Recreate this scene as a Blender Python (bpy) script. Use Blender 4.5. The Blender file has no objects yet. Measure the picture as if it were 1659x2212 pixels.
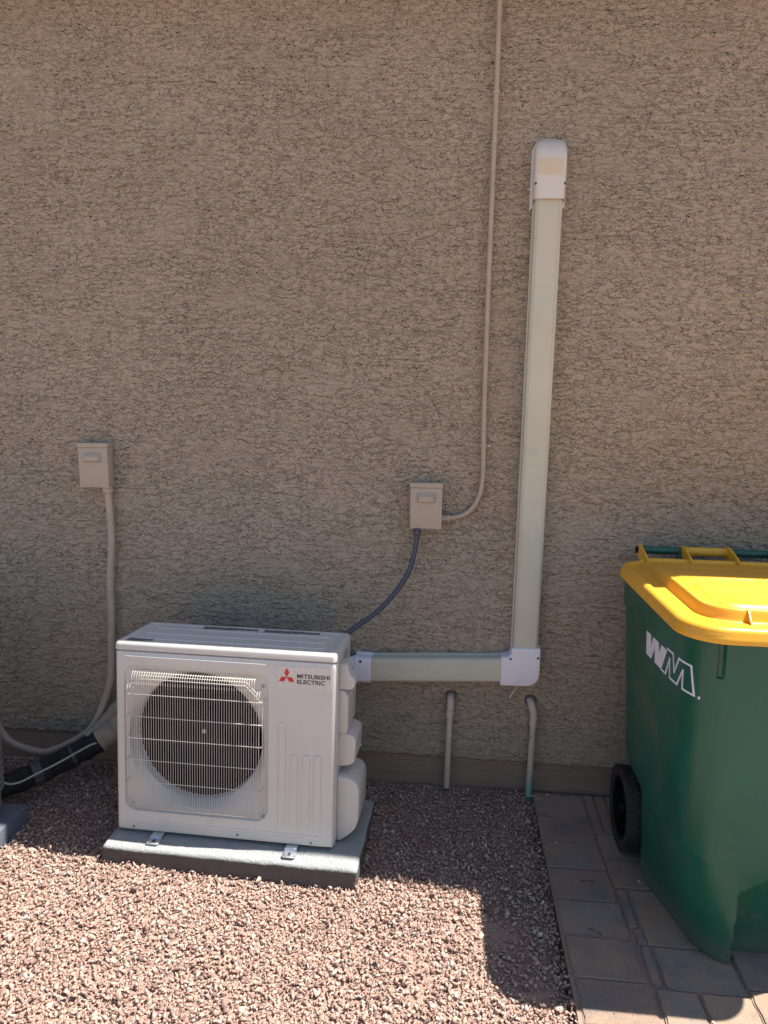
import bpy, bmesh, math, random
import numpy as np
from mathutils import Vector, Matrix
from math import sin, cos, pi, radians, sqrt, hypot

random.seed(7); RNG = np.random.default_rng(7)
SC = bpy.context.scene
COL = SC.collection

# ------------------------------------------------------------------ camera
cd = bpy.data.cameras.new('camera'); cam = bpy.data.objects.new('camera', cd); COL.objects.link(cam)
cd.sensor_fit = 'VERTICAL'; cd.sensor_height = 24.0; cd.lens = 1531.85 / 2212 * 24.0
cd.clip_start = 0.02; cd.clip_end = 500
_r = Vector((0.99515517, 0.09601867, 0.02113301)); _u = Vector((-0.03509287, 0.14611546, 0.98864491)); _f = Vector((-0.09184051, 0.98459671, -0.14877713))
m = Matrix.Identity(4)
for i in range(3):
    m[i][0] = _r[i]; m[i][1] = _u[i]; m[i][2] = -_f[i]
m[0][3], m[1][3], m[2][3] = 0.0, -2.8804, 1.6198
cam.matrix_world = m
SC.camera = cam

# ------------------------------------------------------------------ sky, sun, exposure
SUN = Vector((0.457, 0.090, 1.0)).normalized()          # towards the sun
w = bpy.data.worlds.new('World'); SC.world = w; w.use_nodes = True
nt = w.node_tree; nt.nodes.clear()
sky = nt.nodes.new('ShaderNodeTexSky'); sky.sky_type = 'NISHITA'; sky.sun_disc = False
sky.sun_elevation = math.asin(SUN.z); sky.sun_rotation = math.atan2(SUN.x, SUN.y)
sky.air_density = 1.0; sky.dust_density = 0.9; sky.ozone_density = 1.0
bg = nt.nodes.new('ShaderNodeBackground'); bg.inputs['Strength'].default_value = 0.078
wo = nt.nodes.new('ShaderNodeOutputWorld')
nt.links.new(sky.outputs[0], bg.inputs[0]); nt.links.new(bg.outputs[0], wo.inputs[0])
sd = bpy.data.lights.new('sun', 'SUN'); sd.energy = 4.9; sd.angle = radians(0.53); sd.color = (1.0, 0.965, 0.915)
so = bpy.data.objects.new('sun', sd); COL.objects.link(so)
so.rotation_euler = SUN.to_track_quat('Z', 'Y').to_euler(); so.location = (3, 2, 8)
SC.view_settings.view_transform = 'Standard'; SC.view_settings.look = 'None'
SC.view_settings.gamma = 1.0; SC.view_settings.exposure = 1.25

# ------------------------------------------------------------------ materials
class NT:
    def __init__(s, name):
        s.m = bpy.data.materials.new(name); s.m.use_nodes = True; s.t = s.m.node_tree; s.t.nodes.clear()
        s.out = s.n('ShaderNodeOutputMaterial'); s.b = s.n('ShaderNodeBsdfPrincipled'); s.l(s.b.outputs[0], s.out.inputs['Surface'])
        s.tc = s.n('ShaderNodeTexCoord'); s.v = s.tc.outputs['Object']
    def n(s, t, **k):
        x = s.t.nodes.new(t)
        for a, b in k.items(): setattr(x, a, b)
        return x
    def l(s, a, b): s.t.links.new(a, b)
    def setin(s, node, key, val):
        if hasattr(val, 'links') or hasattr(val, 'is_linked'): s.l(val, node.inputs[key])
        else: node.inputs[key].default_value = val
    def noise(s, scale, detail=3, rough=0.5, dist=0.0, vec=None, col=False):
        x = s.n('ShaderNodeTexNoise'); x.inputs['Scale'].default_value = scale; x.inputs['Detail'].default_value = detail
        x.inputs['Roughness'].default_value = rough; x.inputs['Distortion'].default_value = dist
        s.l(vec or s.v, x.inputs['Vector']); return x.outputs[1 if col else 0]
    def map(s, scale=(1, 1, 1), loc=(0, 0, 0), vec=None):
        x = s.n('ShaderNodeMapping'); x.inputs['Scale'].default_value = scale; x.inputs['Location'].default_value = loc
        s.l(vec or s.v, x.inputs['Vector']); return x.outputs[0]
    def math(s, op, a, b=0.0, c=0.0, clamp=False):
        x = s.n('ShaderNodeMath', operation=op, use_clamp=clamp)
        s.setin(x, 0, a); s.setin(x, 1, b); s.setin(x, 2, c); return x.outputs[0]
    def step(s, v, a, b, to0=0.0, to1=1.0):
        x = s.n('ShaderNodeMapRange', interpolation_type='SMOOTHSTEP'); s.l(v, x.inputs[0])
        x.inputs[1].default_value = a; x.inputs[2].default_value = b; x.inputs[3].default_value = to0; x.inputs[4].default_value = to1
        return x.outputs[0]
    def mix(s, f, a, b):
        x = s.n('ShaderNodeMix', data_type='RGBA'); s.setin(x, 0, f)
        for i, q in ((6, a), (7, b)):
            if isinstance(q, tuple): x.inputs[i].default_value = (*q[:3], 1)
            else: s.l(q, x.inputs[i])
        return x.outputs[2]
    def ramp(s, v, stops):
        x = s.n('ShaderNodeValToRGB'); s.l(v, x.inputs[0]); e = x.color_ramp.elements
        while len(e) < len(stops): e.new(0.5)
        for q, (p, c) in zip(e, stops): q.position = p; q.color = (*c, 1)
        return x.outputs[0]
    def bump(s, h, dist, strength=1.0, normal=None):
        x = s.n('ShaderNodeBump'); x.inputs['Distance'].default_value = dist; x.inputs['Strength'].default_value = strength
        s.l(h, x.inputs['Height'])
        if normal: s.l(normal, x.inputs['Normal'])
        return x.outputs[0]
    def base(s, c): s.setin(s.b, 'Base Color', (*c, 1) if isinstance(c, tuple) else c)
    def rough(s, r): s.setin(s.b, 'Roughness', r)
    def normal(s, nrm): s.l(nrm, s.b.inputs['Normal'])
    def spec(s, v): s.b.inputs['Specular IOR Level'].default_value = v

def plain(name, c, rough=0.5, var=0.12, vscale=6, bump=0.0, bscale=200, metal=0.0, spec=0.5, dirt=None, rvar=0.12, dscale=9):
    s = NT(name)
    dark = tuple(x * (1 - var) for x in c); lite = tuple(min(1, x * (1 + var)) for x in c)
    n = s.noise(vscale, 5, 0.6)
    col = s.mix(s.step(n, 0.3, 0.7), dark, lite)
    if dirt:
        col = s.mix(s.step(s.noise(dscale, 6, 0.7), 0.52, 0.75, 0, 0.55), col, dirt)
    s.base(col)
    s.rough(s.step(s.noise(vscale * 3, 4, 0.6), 0.3, 0.7, max(0.05, rough - rvar), min(1, rough + rvar)))
    s.b.inputs['Metallic'].default_value = metal; s.spec(spec)
    if bump: s.normal(s.bump(s.noise(bscale, 4, 0.6), bump))
    return s.m

def mat_stucco():
    s = NT('tan_painted_stucco')
    def layer(scale, seed, t, off, sx=0.54, sz=1.22):
        v = s.map((sx, 1.0, sz), (seed + off[0] * sx, 0, seed * 0.7 + off[1] * sz))
        w_ = s.n('ShaderNodeVectorMath', operation='MULTIPLY_ADD')
        s.l(s.noise(scale * 3.0, 2, 0.6, vec=v, col=True), w_.inputs[0]); w_.inputs[1].default_value = (0.30 / scale,) * 3; s.l(v, w_.inputs[2])
        return s.step(s.noise(scale, 3, 0.55, vec=w_.outputs[0]), t - 0.014, t + 0.014)
    h = None
    for scale, seed, t, amp, gr, sx, sz in ((38, 0.0, 0.50, 0.36, 0.34, 0.56, 1.22), (52, 6.1, 0.53, 0.26, 0.30, 0.6, 1.15), (30, 2.4, 0.50, 0.24, 0.28, 0.24, 1.40)):
        P0 = layer(scale, seed, t, (0, 0), sx, sz); P1 = layer(scale, seed, t, (0.0006, 0.0026), sx, sz)
        # the torn lower edge of every trowelled flake is undercut
        g = s.math('SUBTRACT', P1, P0, clamp=True)
        k = s.math('SUBTRACT', s.math('MULTIPLY', P0, amp), s.math('MULTIPLY', g, gr))
        h = k if h is None else s.math('ADD', h, k)
    sm = s.step(s.noise(4.5, 4, 0.6, vec=s.map((0.7, 1, 1.8))), 0.30, 0.54, 0.55, 1.0)
    h = s.math('MULTIPLY', h, sm)
    pits = s.step(s.noise(105, 2, 0.5, vec=s.map((0.8, 1, 1.1))), 0.62, 0.69)
    h = s.math('SUBTRACT', h, s.math('MULTIPLY', pits, 0.22))
    h = s.math('ADD', h, s.math('MULTIPLY', s.noise(2.0, 3, 0.5), 0.6))
    h = s.math('ADD', h, s.math('MULTIPLY', s.noise(9, 3, 0.5, vec=s.map((0.4, 1, 1.6))), 0.7))
    d = s.n('ShaderNodeDisplacement'); d.inputs['Scale'].default_value = 0.0072; d.inputs['Midlevel'].default_value = 0.9
    s.l(h, d.inputs['Height']); s.l(d.outputs[0], s.out.inputs['Displacement'])
    s.m.displacement_method = 'BOTH'
    c = s.mix(s.step(s.noise(1.3, 5, 0.6), 0.3, 0.7), (0.345, 0.287, 0.216), (0.385, 0.320, 0.242))
    c = s.mix(s.step(s.noise(60, 4, 0.7), 0.35, 0.75, 0, 0.3), c, (0.33, 0.272, 0.204))
    sep = s.n('ShaderNodeSeparateXYZ'); s.l(s.v, sep.inputs[0])
    low = s.math('MULTIPLY', s.step(sep.outputs[2], 0.55, 0.1), s.step(s.noise(5, 5, 0.7), 0.4, 0.7))
    c = s.mix(s.math('MULTIPLY', low, 0.35), c, (0.34, 0.255, 0.175))
    s.base(c); s.rough(0.85); s.spec(0.25)
    return s.m

def mat_stone():
    s = NT('crushed_red_tan_stone')
    g = s.n('ShaderNodeNewGeometry')
    r = g.outputs['Random Per Island']
    c = s.ramp(r, [(0.0, (0.16, 0.10, 0.085)), (0.20, (0.29, 0.18, 0.145)), (0.45, (0.42, 0.28, 0.215)), (0.70, (0.50, 0.355, 0.275)), (0.90, (0.55, 0.42, 0.335)), (0.96, (0.36, 0.335, 0.31)), (1.0, (0.62, 0.53, 0.44))])
    c = s.mix(s.step(s.noise(180, 4, 0.7), 0.35, 0.7, 0, 0.45), c, (0.32, 0.22, 0.18))
    c = s.mix(s.step(s.noise(2.5, 3, 0.6), 0.4, 0.7, 0, 0.25), c, (0.44, 0.29, 0.22))
    s.base(c); s.rough(0.9); s.spec(0.2)
    s.normal(s.bump(s.noise(350, 3, 0.6), 0.0008))
    return s.m

def mat_dirt():
    s = NT('reddish_dirt')
    c = s.mix(s.noise(60, 6, 0.75), (0.27, 0.175, 0.135), (0.46, 0.32, 0.25))
    c = s.mix(s.step(s.noise(220, 3, 0.7), 0.5, 0.7), c, (0.50, 0.34, 0.26))
    s.base(c); s.rough(0.95); s.spec(0.15)
    s.normal(s.bump(s.noise(170, 5, 0.75), 0.006))
    return s.m

def mat_paver():
    s = NT('tumbled_concrete_paver')
    g = s.n('ShaderNodeNewGeometry')
    r = g.outputs['Random Per Island']
    c = s.ramp(r, [(0.0, (0.27, 0.19, 0.16)), (0.3, (0.37, 0.27, 0.215)), (0.6, (0.30, 0.25, 0.22)), (1.0, (0.42, 0.30, 0.205))])
    c = s.mix(s.step(s.noise(9, 5, 0.65), 0.42, 0.62, 0, 0.75), c, (0.40, 0.265, 0.165))
    c = s.mix(s.step(s.noise(7, 5, 0.65, vec=s.map((1, 1, 1), (3, 5, 0))), 0.45, 0.68, 0, 0.65), c, (0.175, 0.165, 0.165))
    c = s.mix(s.step(s.noise(260, 3, 0.8), 0.45, 0.7, 0, 0.55), c, (0.44, 0.33, 0.25))
    c = s.mix(s.step(s.noise(420, 2, 0.8, vec=s.map((1, 1, 1), (9, 2, 0))), 0.55, 0.68, 0, 0.7), c, (0.09, 0.075, 0.065))
    s.base(c); s.rough(0.9); s.spec(0.25)
    h = s.math('ADD', s.noise(300, 4, 0.75), s.math('MULTIPLY', s.noise(35, 4, 0.6), 1.2))
    s.normal(s.bump(h, 0.0040))
    return s.m

def mat_pad():
    s = NT('grey_foam_concrete')
    c = s.mix(s.noise(18, 5, 0.6), (0.33, 0.335, 0.325), (0.45, 0.455, 0.44))
    sep = s.n('ShaderNodeSeparateXYZ'); s.l(s.v, sep.inputs[0])
    speck = s.noise(200, 4, 0.75)
    # splashed soil along the lower sides
    low = s.math('ADD', s.step(sep.outputs[2], 0.062, 0.03), s.math('MULTIPLY', s.noise(70, 5, 0.8), 0.9))
    c = s.mix(s.step(low, 0.62, 0.95, 0, 0.9), c, (0.13, 0.10, 0.085))
    c = s.mix(s.step(speck, 0.55, 0.7, 0, 0.55), c, (0.20, 0.20, 0.20))
    s.base(c); s.rough(0.9); s.spec(0.2)
    s.normal(s.bump(s.math('ADD', s.noise(260, 3, 0.7), s.math('MULTIPLY', s.noise(90, 3, 0.6), 0.8)), 0.007))
    return s.m

def mat_board():
    s = NT('tan_painted_rough_board')
    v = s.map((1.2, 10, 22))
    grain = s.noise(6, 6, 0.65, 0.8, vec=v)
    kn = s.n('ShaderNodeTexVoronoi'); kn.inputs['Scale'].default_value = 3.0; s.l(s.map((1, 1, 1.6)), kn.inputs['Vector'])
    h = s.math('ADD', grain, s.math('MULTIPLY', s.step(kn.outputs['Distance'], 0.12, 0.0), 0.8))
    c = s.mix(s.step(grain, 0.3, 0.7), (0.24, 0.165, 0.12), (0.31, 0.22, 0.16))
    s.base(c); s.rough(0.8); s.spec(0.3); s.normal(s.bump(h, 0.006))
    return s.m

def mat_green():
    s = NT('dark_green_plastic')
    c = s.mix(s.step(s.noise(3, 5, 0.6), 0.3, 0.7), (0.006, 0.082, 0.052), (0.009, 0.105, 0.066))
    scr = s.noise(8, 6, 0.8, 0.4, vec=s.map((5, 5, 0.9)))
    c = s.mix(s.step(scr, 0.58, 0.70, 0, 0.28), c, (0.12, 0.18, 0.15))
    c = s.mix(s.step(s.noise(4, 5, 0.7, vec=s.map((1, 1, 1), (2, 7, 4))), 0.52, 0.75, 0, 0.42), c, (0.13, 0.12, 0.09))
    sep = s.n('ShaderNodeSeparateXYZ'); s.l(s.v, sep.inputs[0])
    dust = s.math('MULTIPLY', s.step(sep.outputs[2], 0.12, 0.0), s.noise(30, 5, 0.8))
    c = s.mix(s.math('MULTIPLY', dust, 0.6), c, (0.25, 0.19, 0.15))
    s.base(c); s.rough(s.step(s.noise(7, 5, 0.7), 0.3, 0.7, 0.27, 0.42)); s.spec(0.5)
    s.normal(s.bump(s.noise(5, 3, 0.5), 0.004, 0.6, s.bump(s.noise(420, 2, 0.6), 0.0003)))
    return s.m

def mat_yellow():
    s = NT('yellow_plastic')
    c = s.mix(s.step(s.noise(4, 4, 0.6), 0.3, 0.7), (0.76, 0.375, 0.022), (0.82, 0.425, 0.030))
    d = s.noise(10, 6, 0.75, 0.3, vec=s.map((1.0, 4, 1)))
    c = s.mix(s.step(d, 0.42, 0.75, 0, 0.45), c, (0.50, 0.36, 0.10))
    s.base(c); s.rough(s.step(s.noise(22, 5, 0.7), 0.3, 0.7, 0.30, 0.50)); s.spec(0.45)
    s.b.inputs['Subsurface Weight'].default_value = 0.0
    s.normal(s.bump(s.noise(300, 3, 0.6), 0.0004))
    return s.m

M = {}
M['stucco'] = mat_stucco(); M['stone'] = mat_stone(); M['dirt'] = mat_dirt(); M['paver'] = mat_paver()
M['pad'] = mat_pad(); M['board'] = mat_board(); M['green'] = mat_green(); M['yellow'] = mat_yellow()
M['eave'] = plain('tan_painted_wood', (0.36, 0.25, 0.17), 0.8, bump=0.002, bscale=60)
M['rooftile'] = plain('clay_tile', (0.30, 0.18, 0.13), 0.85, bump=0.004, bscale=30)
M['ivory'] = plain('ivory_painted_steel', (0.585, 0.565, 0.52), 0.42, var=0.025, vscale=4, bump=0.0003, bscale=600, dirt=(0.52, 0.485, 0.44))
M['ivory_plastic'] = plain('ivory_plastic', (0.56, 0.53, 0.475), 0.45, var=0.04, dirt=(0.50, 0.45, 0.38))
M['wire'] = plain('ivory_coated_wire', (0.60, 0.565, 0.50), 0.38, var=0.04)
M['black'] = plain('black_plastic', (0.005, 0.005, 0.0055), 0.65, var=0.3, spec=0.12)
M['fan'] = plain('dark_grey_fan_plastic', (0.006, 0.0055, 0.0055), 0.6, var=0.2, spec=0.12)
M['rubber'] = plain('worn_black_rubber', (0.018, 0.018, 0.018), 0.7, var=0.4, vscale=20, bump=0.002, bscale=90, dirt=(0.09, 0.08, 0.07))
M['red'] = plain('red_ink', (0.55, 0.025, 0.02), 0.45, var=0.03)
M['ink'] = plain('dark_grey_ink', (0.035, 0.032, 0.035), 0.5, var=0.05)
M['plate'] = plain('logo_sticker', (0.60, 0.575, 0.525), 0.35, var=0.01)
M['greylabel'] = plain('grey_label', (0.34, 0.35, 0.36), 0.5, var=0.04)
M['galv'] = plain('galvanised_steel', (0.55, 0.58, 0.60), 0.38, var=0.15, vscale=40, metal=0.9)
M['screw'] = plain('screw_steel', (0.40, 0.39, 0.38), 0.4, metal=0.9)
M['tanbox'] = plain('tan_painted_box', (0.405, 0.338, 0.262), 0.5, var=0.03, vscale=8, bump=0.0006, bscale=160, dirt=(0.36, 0.295, 0.225))
M['tanpipe'] = plain('tan_painted_pipe', (0.39, 0.32, 0.245), 0.5, var=0.08, vscale=18, bump=0.0008, bscale=90, dirt=(0.34, 0.26, 0.2))
M['palepipe'] = plain('pale_painted_pipe', (0.50, 0.42, 0.34), 0.55, var=0.08, vscale=14, bump=0.0006, bscale=90, dirt=(0.26, 0.18, 0.13), dscale=26)
M['olive'] = plain('weathered_cream_vinyl', (0.51, 0.50, 0.395), 0.42, var=0.06, vscale=3, dirt=(0.33, 0.34, 0.28), dscale=6)
M['white'] = plain('bluish_white_vinyl', (0.72, 0.70, 0.74), 0.35, var=0.02)
_q = NT('off_white_vinyl_painted_reflection')
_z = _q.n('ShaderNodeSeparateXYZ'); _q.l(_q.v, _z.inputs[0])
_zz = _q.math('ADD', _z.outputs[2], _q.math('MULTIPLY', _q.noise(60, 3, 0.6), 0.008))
_b = _q.math('MULTIPLY', _q.step(_zz, 1.918, 1.926), _q.step(_zz, 1.985, 1.977))  # tan band on the cap front: a warm reflection painted into the colour
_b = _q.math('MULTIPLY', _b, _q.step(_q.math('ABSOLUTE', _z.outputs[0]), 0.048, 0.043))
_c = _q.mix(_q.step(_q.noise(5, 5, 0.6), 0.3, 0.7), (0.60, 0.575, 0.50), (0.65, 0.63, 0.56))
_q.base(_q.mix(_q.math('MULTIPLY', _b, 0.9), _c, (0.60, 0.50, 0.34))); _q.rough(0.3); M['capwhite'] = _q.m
M['slate'] = plain('slate_grey_conduit', (0.055, 0.062, 0.085), 0.45, var=0.1)
M['foam'] = plain('black_foam', (0.010, 0.010, 0.011), 0.85, var=0.3, bump=0.003, bscale=60)
M['tape'] = plain('painted_tape', (0.27, 0.23, 0.18), 0.7, var=0.12, vscale=20, bump=0.006, bscale=35, dirt=(0.25, 0.19, 0.14))
M['greytape'] = plain('dull_tape', (0.05, 0.048, 0.047), 0.5, var=0.2, vscale=30, bump=0.005, bscale=50)
M['whitewire'] = plain('white_wire', (0.34, 0.32, 0.28), 0.5, var=0.1)
M['bluegrey'] = plain('blue_grey_pad', (0.115, 0.13, 0.165), 0.8, var=0.1, bump=0.002, bscale=150)
M['darkmetal'] = plain('taupe_painted_metal', (0.20, 0.19, 0.175), 0.5, var=0.1)
M['logowhite'] = plain('white_transfer_print', (0.70, 0.70, 0.76), 0.5, var=0.06, vscale=40)
M['sealant'] = plain('cracked_dark_sealant', (0.12, 0.10, 0.085), 0.8, var=0.4, vscale=60, bump=0.004, bscale=90)
M['bone'] = plain('dry_root', (0.55, 0.47, 0.38), 0.8)
M['patina'] = NT('copper_patina_pipe')
_p = M['patina']; _z = _p.n('ShaderNodeSeparateXYZ'); _p.l(_p.v, _z.inputs[0])
_k = _p.math('ADD', _z.outputs[2], _p.math('MULTIPLY', _p.noise(45, 4, 0.7), 0.12))
_c = _p.mix(_p.step(_k, 0.075, 0.20), (0.16, 0.36, 0.29), (0.50, 0.41, 0.33))
_c = _p.mix(_p.step(_p.noise(60, 4, 0.7), 0.55, 0.68, 0, 0.8), _c, (0.16, 0.11, 0.08))
_p.base(_c); _p.rough(0.65); M['patina'] = _p.m

# ------------------------------------------------------------------ helpers
def tag(o, label=None, cat=None, group=None, kind=None):
    if label: o['label'] = label
    if cat: o['category'] = cat
    if group: o['group'] = group
    if kind: o['kind'] = kind
    return o
def empty(name, label, cat, loc=(0, 0, 0), rz=0.0, group=None):
    o = bpy.data.objects.new(name, None); COL.objects.link(o); o.location = loc; o.rotation_euler = (0, 0, rz)
    o.empty_display_size = 0.1
    return tag(o, label, cat, group)
def link(name, me, mat, parent=None, smooth=True, ang=35):
    me.name = name
    o = bpy.data.objects.new(name, me); COL.objects.link(o)
    if mat is not None:
        me.materials.clear(); me.materials.append(M[mat] if isinstance(mat, str) else mat)
    if smooth:
        me.shade_smooth()
        if ang: me.set_sharp_from_angle(angle=radians(ang))
    if parent: o.parent = parent
    return o
class B:
    """mesh collector: vertices + faces"""
    def __init__(s): s.v = []; s.f = []
    def add(s, vs, fs):
        n = len(s.v); s.v += [tuple(p) for p in vs]; s.f += [tuple(i + n for i in f) for f in fs]; return s
    def bm(s, bm):
        bm.verts.ensure_lookup_table(); bm.verts.index_update()
        s.add([v.co[:] for v in bm.verts], [[v.index for v in f.verts] for f in bm.faces]); bm.free(); return s
    def box(s, x0, x1, y0, y1, z0, z1, r=0.0, seg=3, mtx=None):
        bm = bmesh.new(); bmesh.ops.create_cube(bm, size=1.0)
        for v in bm.verts:
            v.co = Vector(((x0 + x1) / 2 + v.co.x * (x1 - x0), (y0 + y1) / 2 + v.co.y * (y1 - y0), (z0 + z1) / 2 + v.co.z * (z1 - z0)))
        if r > 0: bmesh.ops.bevel(bm, geom=bm.edges[:], offset=r, segments=seg, profile=0.5, affect='EDGES')
        if mtx: bm.transform(mtx)
        return s.bm(bm)
    def prism(s, pts, axis, a, b, r=0.0, seg=3, mtx=None):
        """outline pts (2-D) extruded along axis 0/1/2 from a to b"""
        bm = bmesh.new()
        def P(p, t):
            q = [p[0], p[1]]; q.insert(axis, t); return q
        v0 = [bm.verts.new(P(p, a)) for p in pts]; v1 = [bm.verts.new(P(p, b)) for p in pts]; n = len(pts)
        bm.faces.new(v0[::-1]); bm.faces.new(v1)
        for i in range(n): bm.faces.new((v0[i], v0[(i + 1) % n], v1[(i + 1) % n], v1[i]))
        bmesh.ops.recalc_face_normals(bm, faces=bm.faces[:])
        if r > 0: bmesh.ops.bevel(bm, geom=bm.edges[:], offset=r, segments=seg, profile=0.5, affect='EDGES', clamp_overlap=True)
        if mtx: bm.transform(mtx)
        return s.bm(bm)
    def loft(s, rings, closed=True, cap0=True, cap1=True):
        n = len(rings[0]); vs = [p for r in rings for p in r]; fs = []
        for k in range(len(rings) - 1):
            for i in range(n if closed else n - 1):
                j = (i + 1) % n; fs.append((k * n + i, k * n + j, (k + 1) * n + j, (k + 1) * n + i))
        if cap0: fs.append(tuple(range(n))[::-1])
        if cap1: fs.append(tuple((len(rings) - 1) * n + i for i in range(n)))
        return s.add(vs, fs)
    def tube(s, pts, r, seg=12, cap=True):
        pts = [Vector(p) for p in pts]; n = len(pts)
        rr = r if hasattr(r, '__len__') else [r] * n
        T = [(pts[min(i + 1, n - 1)] - pts[max(i - 1, 0)]).normalized() for i in range(n)]
        up = Vector((0, 0, 1)) if abs(T[0].z) < 0.9 else Vector((0, 1, 0))
        N = (up - T[0] * up.dot(T[0])).normalized(); rings = []
        for i in range(n):
            N = (N - T[i] * N.dot(T[i])).normalized(); Bn = T[i].cross(N)
            rings.append([pts[i] + (N * cos(2 * pi * k / seg) + Bn * sin(2 * pi * k / seg)) * rr[i] for k in range(seg)])
        return s.loft(rings, True, cap, cap)
    def lathe(s, prof, axis, c, seg=48):
        """prof: (radius, along) closed-ish profile, revolve round axis through c"""
        rings = []
        for (r, a) in prof:
            ring = []
            for k in range(seg):
                t = 2 * pi * k / seg; q = [r * cos(t), r * sin(t)]; q.insert(axis, a); ring.append((q[0] + c[0], q[1] + c[1], q[2] + c[2]))
            rings.append(ring)
        return s.loft(rings, True, True, True)
    def build(s, name, mat, parent=None, smooth=True, ang=35, fix=True):
        me = bpy.data.meshes.new(name); me.from_pydata(s.v, [], s.f); me.validate()
        if fix:
            bm = bmesh.new(); bm.from_mesh(me); bmesh.ops.recalc_face_normals(bm, faces=bm.faces[:]); bm.to_mesh(me); bm.free()
        return link(name, me, mat, parent, smooth, ang)
def spline(P, n=8):
    P = [Vector(p) for p in P]; out = []
    Q = [P[0] * 2 - P[1]] + P + [P[-1] * 2 - P[-2]]
    for i in range(1, len(Q) - 2):
        a, b, c, d = Q[i - 1:i + 3]
        for k in range(n):
            t = k / n
            out.append(0.5 * ((2 * b) + (c - a) * t + (2 * a - 5 * b + 4 * c - d) * t * t + (3 * b - a - 3 * c + d) * t ** 3))
    out.append(P[-1]); return out
def rrect(x0, x1, y0, y1, r, n=6):
    """rounded rectangle outline, counter-clockwise"""
    out = []
    for cx_, cy_, a0 in ((x1 - r, y1 - r, 0), (x0 + r, y1 - r, 90), (x0 + r, y0 + r, 180), (x1 - r, y0 + r, 270)):
        for k in range(n + 1):
            t = radians(a0 + 90 * k / n); out.append((cx_ + r * cos(t), cy_ + r * sin(t)))
    return out
def text_mesh(txt, x0, x1, z0, z1, y, thick=0.0006, bold=0.0, plane='front'):
    """lettering fitted in a rectangle; returns list verts, faces"""
    cu = bpy.data.curves.new('t', 'FONT'); cu.body = txt; cu.extrude = 0.01; cu.offset = bold
    ob = bpy.data.objects.new('t', cu); me = bpy.data.meshes.new_from_object(ob)
    vs = np.array([v.co[:] for v in me.vertices]); fs = [tuple(p.vertices) for p in me.polygons]
    bpy.data.objects.remove(ob); bpy.data.curves.remove(cu); bpy.data.meshes.remove(me)
    mn, mx = vs.min(0), vs.max(0)
    u = (vs[:, 0] - mn[0]) / (mx[0] - mn[0]) * (x1 - x0) + x0; v_ = (vs[:, 1] - mn[1]) / (mx[1] - mn[1]) * (z1 - z0) + z0
    t = (vs[:, 2] - mn[2]) / (mx[2] - mn[2]) * thick
    if plane == 'front': P = np.stack([u, y - t, v_], 1)
    else: P = np.stack([u, v_, y + t], 1)
    return P.tolist(), fs

# ------------------------------------------------------------------ ground
def ground_h(x, y):
    return -0.016 + 0.006 * np.sin(x * 2.3 + 1) * np.sin(y * 3.1) + 0.004 * np.sin(x * 7.1 + y * 5.3) + 0.003 * np.sin(x * 13 - y * 11 + 2)
gx = np.concatenate([np.linspace(-30, -3.2, 12), np.linspace(-3.1, 1.9, 140), np.linspace(2.1, 30, 12)])
gy = np.concatenate([np.linspace(-40, -3.2, 14), np.linspace(-3.1, 0.3, 100), np.linspace(0.6, 12, 6)])
X, Y = np.meshgrid(gx, gy); inside = (X > -3.2) & (X < 0.36) & (Y > -3.2) & (Y < 0.05)
Z = np.where(inside, ground_h(X, Y), -0.075)
Z = np.where((X < -3.2) | (Y < -3.2), -0.02, Z)
n1, n2 = len(gy), len(gx)
idx = np.arange(n1 * n2).reshape(n1, n2)
F = np.stack([idx[:-1, :-1], idx[:-1, 1:], idx[1:, 1:], idx[1:, :-1]], -1).reshape(-1, 4)
me = bpy.data.meshes.new('ground'); me.from_pydata(np.stack([X, Y, Z], -1).reshape(-1, 3).tolist(), [], F.tolist())
tag(link('ground', me, 'dirt', ang=None), kind='structure')

# gravel stones: many angular chips in one mesh
def stone_templates(k=28):
    out = []
    rs = random.Random(3)
    for i in range(k):
        bm = bmesh.new()
        el, fl = rs.uniform(0.62, 1.0), rs.uniform(0.34, 0.68)
        for j in range(rs.choice((7, 8, 9))):
            v = Vector((rs.gauss(0, 1), rs.gauss(0, 1), rs.gauss(0, 1))).normalized() * rs.uniform(0.85, 1.2)
            bm.verts.new((v.x, v.y * el * 0.85, v.z * fl))
        r = bmesh.ops.convex_hull(bm, input=bm.verts[:])
        for v in [v for v in bm.verts if not v.link_faces]: bm.verts.remove(v)
        bmesh.ops.triangulate(bm, faces=bm.faces[:]); bm.verts.index_update()
        out.append((np.array([v.co[:] for v in bm.verts]), np.array([[v.index for v in f.verts] for f in bm.faces]))); bm.free()
    return out
TPL = stone_templates()
def euler_m(a, b, c):
    ca, sa, cb, sb, cc, s_c = np.cos(a), np.sin(a), np.cos(b), np.sin(b), np.cos(c), np.sin(c)
    R = np.empty((len(a), 3, 3))
    R[:, 0, 0] = cc * cb; R[:, 0, 1] = cc * sb * sa - s_c * ca; R[:, 0, 2] = cc * sb * ca + s_c * sa
    R[:, 1, 0] = s_c * cb; R[:, 1, 1] = s_c * sb * sa + cc * ca; R[:, 1, 2] = s_c * sb * ca - cc * sa
    R[:, 2, 0] = -sb; R[:, 2, 1] = cb * sa; R[:, 2, 2] = cb * ca
    return R
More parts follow.
